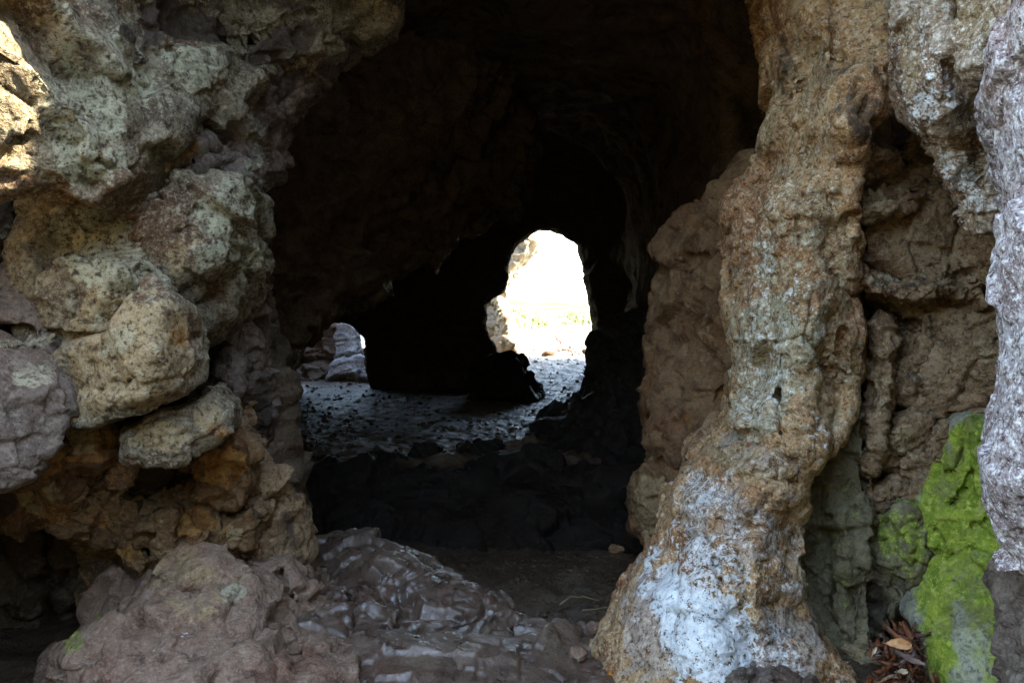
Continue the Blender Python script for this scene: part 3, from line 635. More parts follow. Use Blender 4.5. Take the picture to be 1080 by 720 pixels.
rock('rock_ledge', 'thin crumpled pale-flecked ledge below the flat brown panel', 'rock ledge', 'brown',
     [(916,288),(934,292),(958,293),(985,291),(1006,287),(1003,296),(988,304),(970,310),(950,313),(932,310),(920,304)],
     [(925,296,2.42),(960,300,2.38),(1000,292,2.42)], thick=.35, k=.03, vox=.009, fsc=10, fac=1.3, warp=.01,
     blobs=[('lichen',935,296,24,8,.5),('soot_shade',955,300,16,6,.5)])
rock('rock_block', 'tan-nosed bar of rock slanting above the flat brown panel', 'rock block', 'brown',
     [(908,212),(916,202),(936,196),(955,188),(968,182),(990,176),(1006,188),(1010,198),(985,204),(962,211),(942,217),(922,228),(912,226)],
     [(912,212,2.38),(930,208,2.36),(970,194,2.44),(1005,192,2.46)], chop=4, cut=8, thick=.35, k=.035, fsc=9, fac=.9, warp=.01,
     cracks=[([(935,214),(965,200),(1000,190)],2,.03)],
     blobs=[('tan',922,208,14,12,.8),('soot_shade',985,192,20,8,.5)])
rock('rock_block', 'reddish brown lump beneath the knob of the pillar, right side', 'rock block', 'brown',
     [(900,164),(920,160),(944,166),(952,178),(946,190),(926,196),(908,202),(898,192)],
     [(905,178,2.36),(930,175,2.38),(948,182,2.44)], thick=.35, k=.04, fsc=10, blobs=[('orange',935,180,12,8,.5),('tan',910,180,10,14,.5)])
rock('rock_block', 'dark brown lump tucked behind the white-speckled lobe', 'rock block', 'brown',
     [(958,150),(976,146),(996,156),(1010,182),(1004,196),(984,192),(968,186),(956,174)],
     [(965,160,2.48),(990,170,2.44),(1000,190,2.42)], thick=.35, k=.04, fsc=9, blobs=[('soot_shade',975,160,18,14,.5)])
rock('rock_block', 'rough brown chunk right of the flat panel, against the lilac slab', 'rock block', 'brown',
     [(1024,236),(1034,230),(1050,234),(1070,238),(1070,278),(1060,290),(1044,304),(1024,314),(1004,316),(996,308),(1006,292),(1014,270)],
     [(1030,245,2.42),(1050,270,2.36),(1010,308,2.4),(1040,300,2.38)], chop=5, cut=8, thick=.35, k=.04, fsc=8, fac=1.1,
     cracks=[([(1002,294),(1030,286),(1058,270)],2.5,.05),([(1004,320),(1040,308),(1062,286)],2.5,.04)],
     blobs=[('tan',1020,308,20,6,.5)])
rock('rock_mass', 'smooth drab brown wall with fine cracks above the hollowed rocks', 'rock', 'brown',
     [(922,316),(940,312),(962,315),(985,318),(1010,318),(1040,308),(1075,296),(1078,440),(1058,448),(1030,452),(1006,448),(990,446),(970,432),(950,418),(934,416),(924,380)],
     [(925,340,2.56),(960,330,2.52),(960,400,2.5),(1000,350,2.46),(1000,440,2.46),(1060,360,2.38),(1060,430,2.36)], chop=5, cut=6, thick=.4, k=.04, fsc=6, fac=.8, amp=.9,
     cracks=[([(970,360),(990,352),(1012,358),(1030,344),(1058,336)],2.5,.035),([(966,420),(970,390),(980,365)],2,.03),([(996,440),(1002,400),(1004,366)],2,.025),([(985,446),(1010,436),(1040,428),(1060,420)],3,.05),([(940,420),(960,400),(968,378)],2,.02),([(935,340),(955,332),(966,345)],3,.03)],
     bumps=[(1030,375,26,24,.03),(1020,440,30,8,.03),(945,380,16,30,-.02),(960,412,14,10,.02)],
     blobs=[('tan',1030,370,24,16,.5),('orange',1015,434,26,5,.5),('soot_shade',985,400,16,26,.35),('tan',950,350,20,24,.35)])
rock('stone_column', 'narrow ribbed column of rock along the dark crack right of the pillar', 'rock column', 'brown',
     [(922,340),(928,328),(936,336),(938,372),(944,408),(938,440),(928,462),(922,490),(920,520),(926,545),(914,560),(910,520),(912,470),(915,440),(920,400)],
     [(915,340,2.46),(922,400,2.4),(925,440,2.38),(908,500,2.4),(912,550,2.4)], push=.02, grow=.0, thick=.35, k=.035, vox=.010, fsc=10, warp=.008,
     cracks=[([(912,420),(908,460),(904,500)],2,.04)],
     blobs=[('tan',925,400,10,50,.55),('soot_shade',908,430,7,60,.5)])
rock('boulder', 'rounded olive-brown boulder sitting in a dark hollow beside the moss', 'boulder', 'brown',
     [(918,484),(926,462),(938,452),(952,440),(964,434),(978,440),(986,450),(980,470),(970,482),(956,490),(940,495),(926,492)],
     [(925,480,2.46),(950,465,2.42),(975,450,2.42),(965,485,2.44)], chop=4, cut=8, thick=.3, k=.05, fsc=7, fac=.5,
     blobs=[('tan',955,465,24,20,.5),('orange',980,465,6,20,.4)])
rock('stone', 'small reddish-edged stone wedged at the top of the bright green moss', 'stone', 'brown',
     [(986,472),(992,458),(1002,450),(1010,450),(1009,466),(1002,478),(992,486),(986,484)],
     [(990,475,2.36),(1005,460,2.36)], thick=.2, k=.03, vox=.008, fsc=10, fac=.6, warp=.006, blobs=[('tan',998,468,8,12,.5)])
rock('rock', 'knotted brown rib of rock under the rounded olive-brown boulder', 'rock', 'brown',
     [(956,492),(975,484),(990,486),(984,500),(978,520),(972,545),(958,548),(954,526),(962,512)],
     [(960,500,2.44),(975,520,2.4),(965,540,2.42)], thick=.3, k=.03, vox=.009, fsc=11, fac=1.3, warp=.008, blobs=[('orange',966,528,12,10,.5)])
rock('stone', 'small flat stone lodged in a dark pocket below the rounded boulder', 'stone', 'brown',
     [(922,534),(930,518),(944,506),(956,502),(956,516),(946,526),(934,534),(926,538)],
     [(925,530,2.46),(950,510,2.46)], thick=.25, k=.03, vox=.008, fsc=10, fac=.6, warp=.006)
rock('boulder', 'dull olive boulder left of the bright green moss, above the dead leaves', 'boulder', 'green',
     [(914,566),(924,548),(944,540),(962,536),(976,530),(976,560),(972,590),(964,616),(952,640),(938,656),(918,664),(912,640),(912,600)],
     [(918,580,2.44),(945,560,2.38),(970,560,2.36),(950,620,2.38),(920,640,2.44)], chop=5, cut=8, thick=.35, k=.05, fsc=7,
     cracks=[([(955,560),(950,600),(942,630)],2,.03)],
     bumps=[(932,560,12,14,.03),(955,590,10,30,.03)],
     blobs=[('moss',950,570,30,50,.42),('moss',966,560,12,40,.55),('soot_shade',922,640,16,34,.6),('tan',935,555,20,14,.3)])
rock('mossy_rock', 'upper bright green mossy rock face beside the lilac slab', 'mossy rock', 'moss',
     [(1004,456),(1012,446),(1030,450),(1060,452),(1066,520),(1070,600),(1090,640),(1074,652),(1050,620),(1024,606),(1016,590),(1020,566),(1006,574),(990,588),(978,604),(968,634),(963,610),(970,570),(976,540),(982,514),(994,490)],
     [(1010,460,2.34),(1045,460,2.24),(985,520,2.36),(970,600,2.38),(1010,540,2.26),(1045,540,2.2),(1050,610,2.16),(1080,640,2.0),(1000,575,2.28)],
     chop=4, cut=7, fine=0.7, thick=.4, k=.05, vox=.010, fsc=6, fac=0.5,
     cracks=[([(1046,452),(1030,475),(1028,500),(1014,525),(1006,535)],3,.05),([(985,560),(990,575),(984,590)],2,.03),([(1030,555),(1042,552)],2,.02),([(1000,500),(1016,486),(1022,462)],3,.03)],
     bumps=[(1016,480,12,24,-.03),(1036,470,8,24,.03),(1010,550,18,12,.03)],
     blobs=[('moss',1025,462,30,24,1.0),('moss',1020,540,60,90,1.0),('moss',990,560,30,60,1.0),('moss',1060,600,40,40,.9),('tan',1012,458,8,10,.5)])
rock('mossy_boulder', 'lower mossy boulder with grey-green bare face beside the dead leaves', 'mossy boulder', 'moss',
     [(972,640),(980,612),(994,594),(1012,586),(1032,588),(1054,600),(1078,634),(1074,660),(1066,690),(1066,730),(1076,800),(980,800),(986,740),(984,700),(972,670),(966,650)],
     [(975,640,2.28),(1010,595,2.22),(1060,620,2.1),(1020,650,2.1),(1060,700,2.04),(1000,720,2.08),(985,740,2.16),(1020,770,2.02)],
     chop=4, cut=7, fine=0.7, thick=.4, k=.06, vox=.010, fsc=6, fac=0.45,
     bumps=[(1008,612,14,5,-.02)],
     blobs=[('moss',1005,610,40,30,.8),('moss',1035,592,40,16,.8),('moss',985,625,20,30,.7),('moss',990,660,18,80,.9),('moss',1040,625,40,34,.8),('moss',1058,690,20,60,.75),('moss',1025,680,70,70,.42),('lichen',1020,700,40,50,.8),('orange',1026,645,20,6,.25)])
rock('stone', 'low grey stone at the foot of the limewashed pillar', 'stone', 'purple',
     [(764,740),(776,722),(792,712),(812,709),(832,714),(846,726),(852,750),(800,780),(766,770)],
     [(780,730,1.98),(810,715,2.0),(840,730,1.98)], thick=.25, k=.06, vox=.009, fsc=9, warp=.008, blobs=[('soot_shade',800,712,30,5,.4)])

# ================================================================ DEEPER IN
rock('rock_buttress', 'ochre brown wall buttress standing behind the speckled pillar', 'rock', 'buttress',
     [(822,120),(800,150),(775,178),(758,196),(735,210),(717,228),(701,258),(689,290),(682,325),(681,360),(683,400),(682,440),(684,470),(677,510),(673,560),(681,574),(690,584),(720,640),(860,640),(880,120)],
     [(800,160,3.0),(722,212,3.25),(690,262,3.45),(670,340,3.5),(670,440,3.4),(661,555,3.35),(740,300,3.1),(740,450,3.0),(790,300,2.95),(700,480,3.15),(690,580,3.1),(850,400,2.9)],
     chop=7, cut=10, thick=.5, k=.10, vox=.015, fsc=4.5, fac=.8, W=(.35,1,0),
     cracks=[([(700,268),(725,274),(745,272)],3,.05),([(742,284),(756,272),(766,262)],2,.03),([(738,240),(742,275)],2,.02),([(716,410),(722,450),(722,500)],3,.03),([(690,455),(706,462)],3,.03),([(672,470),(690,490),(716,494)],3,.03)],
     bumps=[(740,430,16,12,-.03),(765,420,10,10,-.05),(690,420,20,40,.03)],
     blobs=[('orange',764,420,10,12,.8),('orange',725,440,6,16,.5),('orange',690,452,14,6,.4),('tan',690,540,30,50,.6),('tan',740,330,30,60,.4)])
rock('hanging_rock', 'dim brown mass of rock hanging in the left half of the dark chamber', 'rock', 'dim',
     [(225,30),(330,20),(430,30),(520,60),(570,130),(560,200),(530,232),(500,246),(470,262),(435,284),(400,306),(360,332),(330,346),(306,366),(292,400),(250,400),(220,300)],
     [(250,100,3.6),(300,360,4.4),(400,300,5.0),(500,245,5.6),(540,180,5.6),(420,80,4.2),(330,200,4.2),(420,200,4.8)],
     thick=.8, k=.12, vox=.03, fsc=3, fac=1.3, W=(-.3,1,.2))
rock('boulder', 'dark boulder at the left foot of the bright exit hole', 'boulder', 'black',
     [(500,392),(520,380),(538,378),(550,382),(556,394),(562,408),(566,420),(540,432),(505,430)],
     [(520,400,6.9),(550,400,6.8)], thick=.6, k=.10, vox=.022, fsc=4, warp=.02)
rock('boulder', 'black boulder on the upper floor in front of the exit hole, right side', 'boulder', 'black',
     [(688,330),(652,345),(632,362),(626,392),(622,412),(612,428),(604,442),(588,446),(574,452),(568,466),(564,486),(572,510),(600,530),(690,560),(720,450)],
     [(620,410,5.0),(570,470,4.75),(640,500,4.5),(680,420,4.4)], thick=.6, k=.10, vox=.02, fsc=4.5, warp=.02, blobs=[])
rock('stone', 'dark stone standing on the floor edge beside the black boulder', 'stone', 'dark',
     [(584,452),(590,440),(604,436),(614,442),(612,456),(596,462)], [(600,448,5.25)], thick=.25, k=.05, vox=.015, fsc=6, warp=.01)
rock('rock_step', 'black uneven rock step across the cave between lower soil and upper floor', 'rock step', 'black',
     [(280,492),(306,488),(322,494),(345,488),(362,496),(384,487),(408,490),(430,495),(448,485),(470,491),(488,494),(505,488),(525,481),(548,486),(566,480),(590,492),(640,500),(720,510),(720,600),(280,600)],
     [(300,490,4.3),(420,490,4.25),(520,485,4.3),(600,495,4.15),(700,510,3.9),(400,570,3.95),(520,565,3.85),(640,570,3.7),(300,580,4.0)],
     amp=0.7, thick=.5, k=.12, vox=.02, fsc=3.2, fac=0.7, warp=.05, W=(0,1,-.3),
     bumps=[(340,535,50,30,.08),(500,525,40,26,-.06),(560,540,44,26,.08)])
for lab, ol, d, lm in [
    ('flat dark lip stone at the middle of the floor step', [(484,486),(490,472),(502,464),(520,464),(530,470),(522,482),(500,490)], 4.62, 'black'),
    ('pointed dark lip stone left of centre on the floor step', [(432,490),(436,478),(446,472),(456,470),(464,478),(460,488),(446,494)], 4.55, 'black'),
    ('low wide lip stone at the left end of the floor step', [(356,496),(376,484),(404,480),(424,484),(434,492),(420,504),(370,506)], 4.5, 'black'),
    ('pale-topped lip stone at the right end of the floor step', [(524,480),(538,470),(560,466),(572,470),(570,482),(545,488)], 4.7, 'dark'),
    ('thin lip slab at the far left of the floor step', [(306,492),(330,484),(350,488),(362,496),(340,504),(308,504)], 4.5, 'black')]:
    rock('lip_stone', lab, 'stone', lm, ol, [(450, 480, d)], thick=.3, k=.05, vox=.015, fsc=7, warp=.01, W=(0, 1, -.25), group='stones along the lip of the floor step')
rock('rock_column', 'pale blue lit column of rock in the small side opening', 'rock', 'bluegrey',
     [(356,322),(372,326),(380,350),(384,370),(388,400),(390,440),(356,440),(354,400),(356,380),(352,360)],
     [(365,335,9.0),(372,360,8.75),(375,380,8.5),(360,400,8.4),(384,420,8.2)], thick=.5, k=.06, vox=.03, fsc=3, fac=.7, cracks=[([(350,382),(364,378),(384,372)],2,.10)], blobs=[('white',372,360,8,22,.5),('white',372,400,10,22,.55)])  # pale blue and white colour stands in for sky light falling here
rock('rock', 'shadowed grey rock left of the pale column in the small side opening', 'rock', 'purple',
     [(296,440),(300,400),(312,372),(325,345),(340,326),(356,328),(354,360),(358,400),(358,440)],
     [(310,400,8.4),(340,335,9.0),(345,365,8.8),(350,415,8.25)], thick=.5, k=.10, vox=.03, fsc=3, cracks=[([(316,382),(336,380),(356,382)],3,.15)])

# ================================================================ THE FLOOR
rock('wet_rock_apron', 'damp ridged rock apron in the middle foreground, glinting with light from the exit', 'rock apron', 'wet',
     [(296,620),(303,568),(330,562),(352,563),(380,564),(402,563),(425,571),(447,586),(470,598),(500,611),(530,627),(548,648),(580,655),(608,661),(628,674),(640,694),(652,740),(640,800),(280,800),(280,700)],
     [(303,568,3.4),(402,563,3.4),(447,586,3.15),(530,628,2.85),(548,648,2.72),(628,674,2.6),(640,720,2.3),(620,790,1.95),(460,790,1.9),(320,790,1.9),(300,680,2.35),(330,600,2.9),(400,620,2.72),(400,680,2.3),(500,660,2.5),(560,690,2.35),(450,603,3.0)],
     thick=.4, k=.05, vox=.012, W=(0,0,-1), fsc=4.0, fac=.48, amp=.55, seams=.5, fine=2.2, warp=.02, lam=4e-3,
     bumps=[(340,600,30,16,-.06),(385,585,34,14,.04),(420,606,34,12,.06,15),(500,632,40,9,.055,18),(350,625,22,12,.04,30),(385,640,22,10,.035),(470,655,40,8,-.05),(425,622,34,7,-.05),(580,672,30,12,.035),(520,690,40,14,.02)],
     cracks=[([(358,618),(372,640),(372,664)],4,.06),([(400,598),(440,603),(450,597)],4,.03),([(425,648),(470,652),(520,652),(545,652)],4,.05),([(372,648),(410,652),(430,648)],3,.03)],
     blobs=[('tan',420,740,120,30,.25)])

def sstep(a, b, x):
    t = np.clip((x-a)/(b-a), 0, 1); return t*t*(3-2*t)
def floor_z(x, y):
    p = np.stack([x, y, x*0+3.3], 1)
    lip = 4.46+.22*fbm(p*2.3, 4)+.05*x
    z = -.35+.52*sstep(.2, 2.0, y)+.02*sstep(2, 4, y)
    up = .50+.055*np.clip(y-4.4, 0, 3.6)+.125*np.clip(y-8, 0, 4)+.055*np.clip(y-12, 0, 30)
    s = sstep(lip-.16, lip+.05, y)
    z = z*(1-s)+up*s
    z = z+.12*np.exp(-(((x-1.0)/.22)**2+((y-2.3)/.28)**2))
    z = z+.10*sstep(1.6, 2.6, np.abs(x+.4))*(y < 4.3)
    return z
def grid(name, xs, ys, zf):
    X, Y = np.meshgrid(xs, ys, indexing='ij'); n, m = X.shape
    x, y = X.ravel(), Y.ravel(); z = zf(x, y)
    I = np.arange(n*m).reshape(n, m)
    Q = np.stack([I[:-1, :-1].ravel(), I[1:, :-1].ravel(), I[1:, 1:].ravel(), I[:-1, 1:].ravel()], 1)
    return mesh_from(name, np.stack([x, y, z], 1), Q)

t = NT('damp_cave_soil'); pos = t.n('ShaderNodeNewGeometry').outputs['Position']
n1 = t.noise(pos, 4, 5, .65); n2 = t.noise(pos, 30, 5, .7); n3 = t.noise(pos, 120, 3, .7)
col = t.mix(t.ramp(n1, .38, .62), (.055, .035, .021), (.105, .070, .043))
col = t.mix(t.math('MULTIPLY', t.ramp(n2, .52, .68), .6), col, (.15, .11, .08))
col = t.mix(t.math('MULTIPLY', t.ramp(n3, .45, .32), .7), col, (.022, .015, .011))
sx = t.n('ShaderNodeSeparateXYZ'); t.put(sx.inputs[0], pos)
mud_shade = t.math('MULTIPLY', t.ramp(t.math('ADD', sx.outputs[0], t.math('MULTIPLY', n1, .5)), .75, .40), t.math('MULTIPLY', t.ramp(sx.outputs[1], 3.5, 4.1), t.ramp(sx.outputs[2], .52, .44)))
col = t.mix(t.math('MULTIPLY', mud_shade, .85), col, (.012, .009, .007))  # muddy tone, also blackened in colour to deepen shade at the riser
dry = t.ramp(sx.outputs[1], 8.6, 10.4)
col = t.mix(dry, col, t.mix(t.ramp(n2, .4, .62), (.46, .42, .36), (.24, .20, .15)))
hh = t.math('ADD', n2, t.math('MULTIPLY', n3, .5))
M['soil'] = t.done(col, t.math('ADD', .22, t.math('MULTIPLY', n2, .4)), t.bump(hh, .8, .02), .22)
t = NT('dry_crumbs'); pos = t.n('ShaderNodeNewGeometry').outputs['Position']
M['crumb'] = t.done(t.mix(t.noise(pos, 9, 4), (.05, .034, .022), (.13, .09, .06)), .9, None, .1)
t = NT('dry_ground'); pos = t.n('ShaderNodeNewGeometry').outputs['Position']
n1 = t.noise(pos, .8, 5, .65); n2 = t.noise(pos, 14, 5, .7)
col = t.mix(t.ramp(n1, .4, .6), (.46, .41, .34), (.58, .53, .45))
col = t.mix(t.math('MULTIPLY', t.ramp(n2, .5, .66), .5), col, (.24, .20, .15))
grn = t.n('ShaderNodeSeparateXYZ'); t.put(grn.inputs[0], pos)
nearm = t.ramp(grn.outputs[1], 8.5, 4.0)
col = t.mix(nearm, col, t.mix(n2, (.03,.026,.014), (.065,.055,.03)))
far = t.math('MULTIPLY', t.ramp(grn.outputs[1], 14, 18), t.ramp(t.noise(pos, .35, 4), .3, .55))
col = t.mix(far, col, t.mix(n2, (.05, .09, .02), (.12, .17, .05)))
M['ground'] = t.done(col, .95, t.bump(n2, .6, .04), .2)

def fine_floor(x, y):
    p = np.stack([x, y, x*0], 1)
    z = floor_z(x, y)
    z = z+.030*fbm(p*2.6+4, 4)+.022*fbm(p*9+8, 3)+.010*np.maximum(0, fbm(p*24, 3)*2)
    v, e = facets(np.c_[p[:, :2]*5, p[:, 2]+.5], 14)
    lipz = np.exp(-((y-4.45)/.35)**2)
    return z+.03*v*(.35+1.6*lipz)+.006*fbm(p*55, 2)+(y > 4.3)*np.clip(.5+2*fbm(p*1.1+7, 2), 0, 1)*(.020*np.maximum(0, fbm(p*13+3, 3))+.010*fbm(p*20+1, 2))
ys = np.concatenate([np.arange(1.3, 5.4, .016), np.arange(5.4, 8.6, .024), np.arange(8.6, 12.6, .035)])
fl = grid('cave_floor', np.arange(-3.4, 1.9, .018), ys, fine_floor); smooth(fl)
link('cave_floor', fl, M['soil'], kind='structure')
def far_ground(x, y):
    p = np.stack([x, y, x*0+9], 1)
    z = floor_z(x, np.clip(y, .2, 45))
    z = np.where((y > 1.0) & (y < 12.3) & (x > -3.6) & (x < 2.1), z-.30, z)
    out = .5*sstep(17, 34, y)*(1+.6*fbm(p*.05, 2))
    z = z+SHADE_BANK*sstep(-2.5, -11, y)  # unseen rise behind the camera, added to cut low sky light
    return z+out+.25*fbm(p*.12, 3)*sstep(13, 30, np.hypot(x, y))+.05*fbm(p*1.2, 3)*(y > 12.3)
def axis(lo, hi, a, b, h):
    mid = np.arange(a, b, h); r = 1.25; L = [a]; s = h
    while L[-1] > lo: s *= r; L.append(L[-1]-s)
    R = [b]; s = h
    while R[-1] < hi: s *= r; R.append(R[-1]+s)
    return np.concatenate([np.array(L[1:][::-1]), mid, np.array(R)])
gm = grid('ground', axis(-900, 900, -8, 8, .2), axis(-900, 900, -3, 26, .2), far_ground); smooth(gm)
link('ground', gm, M['ground'], kind='structure')

# ================================================================ CAVE SHELL (chamber, exit, side opening)
def box_sd(p, lo, hi, r=0.0):
    c = (np.array(lo)+np.array(hi))/2; h = (np.array(hi)-np.array(lo))/2-r
    q = [np.abs(p[i]-c[i])-h[i] for i in range(3)]
    out = np.sqrt(sum(np.maximum(a, 0)**2 for a in q))
    return out+np.minimum(np.maximum(np.maximum(q[0], q[1]), q[2]), 0)-r
def smin(a, b, k): return -smax(-a, -b, k)
def px_poly(pts, d): return np.array([[(x-540)*K*d, CZ-(y-360)*K*d] for x, y in pts])
h = .05
ax = [np.arange(-5.2, 3.4, h), np.arange(2.7, 9.9, h), np.arange(-.9, 4.9, h)]
Xg, Yg, Zg = np.meshgrid(*ax, indexing='ij', sparse=True)
shape = (len(ax[0]), len(ax[1]), len(ax[2]))
xz = np.stack(np.meshgrid(ax[0], ax[2], indexing='ij'), -1).reshape(-1, 2)
def ext(poly):   # 2-D distance in the x-z plane, one value for every y
    return poly_sd(xz, poly).reshape(len(ax[0]), 1, len(ax[2]))
full = np.stack(np.meshgrid(*ax, indexing='ij'), -1).reshape(-1, 3).astype(np.float32)
big = (fbm(full*.9, 2)).reshape(shape); mid = fbm(full*2.6+5, 2).reshape(shape); del full
ent = ext(px_poly([(255,-90),(262,60),(262,300),(290,390),(296,700),(760,760),(780,600),(860,400),(880,200),(880,60),(880,-90)], 3.0))
entrance = np.maximum(ent, np.abs(Yg-3.0)-.75)
chamber = box_sd((Xg, Yg, Zg), (-2.35, 3.15, -1.5), (1.0, 7.85, 2.75), .55)+.16*big+.10*mid
exitp = ext(px_poly([(562,470),(560,420),(556,405),(545,382),(527,371),(517,346),(515,325),(521,315),(535,307),(537,290),(540,275),(548,260),(558,251),(571,246),(590,250),(600,255),(609,260),(613,275),(613,295),(618,312),(623,345),(626,372),(626,470)], 8.0))
hole = np.maximum(exitp-.06*np.clip(Yg-7.6, 0, .5)-.45*np.clip(Yg-8.1, 0, 3)+.025*mid, 7.2-Yg)
leftp = ext(px_poly([(296,470),(303,412),(306,395),(324,362),(334,344),(346,337),(360,338),(373,340),(384,356),(388,400),(392,470)], 8.0))
lhole = np.maximum(leftp+.03*mid, np.maximum(7.2-Yg, Yg-9.0))
light_shaft = box_sd((Xg, Yg, Zg), (-2.7, 8.1, .5), (-.95, 12, 7), .2)+.1*mid  # unseen opening added to bring sky light onto the side rocks
side = box_sd((Xg, Yg, Zg), (-3.4, 8.35, -1.5), (-.75, 12, 2.5), .3)+.1*mid
cav = smin(smin(chamber, hole, .12), smin(lhole, side, .08), .10)
cav = np.minimum(np.minimum(cav, light_shaft), entrance+.05*mid)
solid = box_sd((Xg, Yg, Zg), (-4.9, 2.95, -.6), (3.1, 9.5, 4.6), .3)+.15*big
G = np.maximum(solid, -cav)
for sl in (0, -1): G[sl] = 1; G[:, sl] = 1; G[:, :, sl] = 1
V, Q = surface_nets(G, (ax[0][0], ax[1][0], ax[2][0]), h)
V, Q = biggest(V, Q)
me = subdivide(mesh_from('cave_shell', V, Q), 1)
V = co(me); N = nrm(me)
inz = ((V[:, 1] > 3) & (V[:, 1] < 9.6))
v, e = facets(V*2.6, 12); v2, e2 = facets(V*7, 12)
V = V+N*(.055*v*np.where(V[:, 1] > 7.3, .5, 1)+.02*v2+.02*fbm(V*9, 3)+.007*fbm(V*30, 2)-.02*np.exp(-(e/.06)**2))[:, None]
qs = np.empty(len(me.polygons)*4, np.int32); me.loops.foreach_get('vertex_index', qs); qs = qs.reshape(-1, 4)
fc = V[qs].mean(1); fn = np.empty(len(qs)*3, np.float32); me.polygons.foreach_get('normal', fn); fn = fn.reshape(-1, 3)
roof = (fc[:, 2] > 2.0) & (fn[:, 2] < -.25) & (fc[:, 1] < 8.2)
def sub(name, sel):
    u, inv = np.unique(qs[sel], return_inverse=True)
    m = mesh_from(name, V[u], inv.reshape(-1, 4)); smooth(m); return m
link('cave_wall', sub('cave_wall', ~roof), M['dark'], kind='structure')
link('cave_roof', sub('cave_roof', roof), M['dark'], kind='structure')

# ---- unseen rock added round the mouth, shaped to keep sun off most walls
h = .09
ax = [np.arange(-5.6, 5.2, h), np.arange(-1.4, 3.5, h), np.arange(-1.2, 6.0, h)]
Xg, Yg, Zg = np.meshgrid(*ax, indexing='ij', sparse=True); shape = tuple(len(a) for a in ax)
full = np.stack(np.meshgrid(*ax, indexing='ij'), -1).reshape(-1, 3).astype(np.float32)
big = fbm(full*.8+2, 3).reshape(shape); mid = fbm(full*2.4+8, 2).reshape(shape); del full
rightj = box_sd((Xg-.64*np.clip(Yg, .2, 9), Yg, Zg), (.35, RJ_Y0, -1), (3.0, 3.3, RJ_Z), .25)
leftj = box_sd((Xg+.64*np.clip(Yg, .2, 9), Yg, Zg), (-3.6, LJ_Y0, -1), (-.31, 3.3, 5.2), .25)
lintel = box_sd((Xg, Yg, Zg-.42*np.clip(Yg-1.4, 0, 3)), (-5, ROOF_Y, 2.38), (4.6, 3.3, 5.4), .25)
opening = box_sd((Xg, Yg, Zg), (-1.55, -3, -3), (1.35, 3.2, 2.5), .2)
G = np.minimum(np.minimum(rightj, leftj), lintel)+.16*big+.06*mid
for sl in (0, -1): G[sl] = 1; G[:, sl] = 1; G[:, :, sl] = 1
V, Q = surface_nets(G, (ax[0][0], ax[1][0], ax[2][0]), h)
V, Q = biggest(V, Q)
me = subdivide(mesh_from('added_cliff', V, Q), 1); V = co(me); N = nrm(me)
v, e = facets(V*1.8, 12)
setco(me, V+N*(.07*v+.03*fbm(V*6, 3))[:, None]); smooth(me)
link('added_cliff', me, M['added_cliff'], kind='structure')

# ================================================================ OUTSIDE BEYOND THE EXIT
rock('rock_outcrop', 'sunlit tan rock standing outside at the left edge of the exit hole', 'rock outcrop', 'sunny',
     [(488,300),(508,318),(518,316),(527,320),(533,336),(536,352),(546,372),(540,400),(505,420),(480,400)],
     [(500,340,10.4),(530,340,10.2),(540,390,10.0)], thick=.8, k=.10, vox=.03, fsc=3.5)
rock('rock_outcrop', 'grey rock outcrop outside, showing at the upper left rim of the exit hole', 'rock outcrop', 'added_cliff',
     [(440,180),(500,210),(546,246),(558,252),(556,268),(546,278),(536,284),(524,310),(510,440),(440,440)],
     [(480,250,11.6),(556,260,11.4),(520,350,11.4),(450,300,11.8)], thick=1.2, k=.12, vox=.04, fsc=2.5)
def stone(name, label, mat, px, py, d, wpx, hpx, seed, group=None, zoff=0):
    c = P(px, py, d); r = wpx*K*d/2; rz = hpx*K*d/2
    n = 26
    g = np.linspace(-1.5, 1.5, n); A, B_, D_ = np.meshgrid(g, g, g, indexing='ij')
    s = np.sqrt(A**2+B_**2+D_**2)-1
    f = np.stack([A, B_, D_], -1).reshape(-1, 3)
    vv, ee = facets(f*1.1+seed*3.7, 8)
    s = s+.28*vv.reshape(s.shape)+.12*fbm(f*1.6+seed, 2).reshape(s.shape)
    V, Q = surface_nets(s, (-1.5,)*3, g[1]-g[0]); V, Q = biggest(V, Q)
    V = V*np.array([r, r*.85, rz]); a = seed*1.3
    V = V@np.array([[math.cos(a), math.sin(a), 0], [-math.sin(a), math.cos(a), 0], [0, 0, 1]])
    me = mesh_from(name, V, Q); me = subdivide(me, 1); V = co(me); N = nrm(me)
    setco(me, V+N*(r*.10*fbm(V/r*3+seed, 3))[:, None]); smooth(me)
    attr(me, 'mask_a', np.zeros((len(me.vertices), 3))); attr(me, 'mask_b', np.zeros((len(me.vertices), 3)))
    o = link(name, me, M[mat], label, 'stone', group); centre(o)
    z = float(floor_z(np.array([c[0]]), np.array([c[1]]))[0])
    o.location = (c[0], c[1], c[2]-rz*.9+zoff)
    return o
stone('pebble', 'pale pinkish pebble lying on the soil beside the pillar foot', 'mound', 626, 663, 2.6, 20, 13, 1)
stone('stone', 'dull squarish stone between the wet rock and the pillar foot', 'mound', 610, 690, 2.42, 20, 17, 2)
stone('stone', 'tiny round stone near the pale pebble on the soil', 'mound', 607, 661, 2.62, 7, 5, 3)
stone('stone', 'brown stone half buried in soil under the wet rock ridge', 'wet', 534, 642, 2.75, 20, 11, 4)
stone('stone', 'black stone sitting in the sunlight inside the exit hole', 'dark', 578, 375, 10.2, 14, 9, 5)
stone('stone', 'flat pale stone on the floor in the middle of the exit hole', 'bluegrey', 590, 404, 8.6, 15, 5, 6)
stone('stone', 'long low dark stone just outside the boulder at the exit hole', 'dark', 572, 419, 7.6, 16, 7, 7)
stone('stone', 'small peaked dark stone at the mouth of the exit hole', 'dark', 591, 417, 7.7, 8, 8, 8)
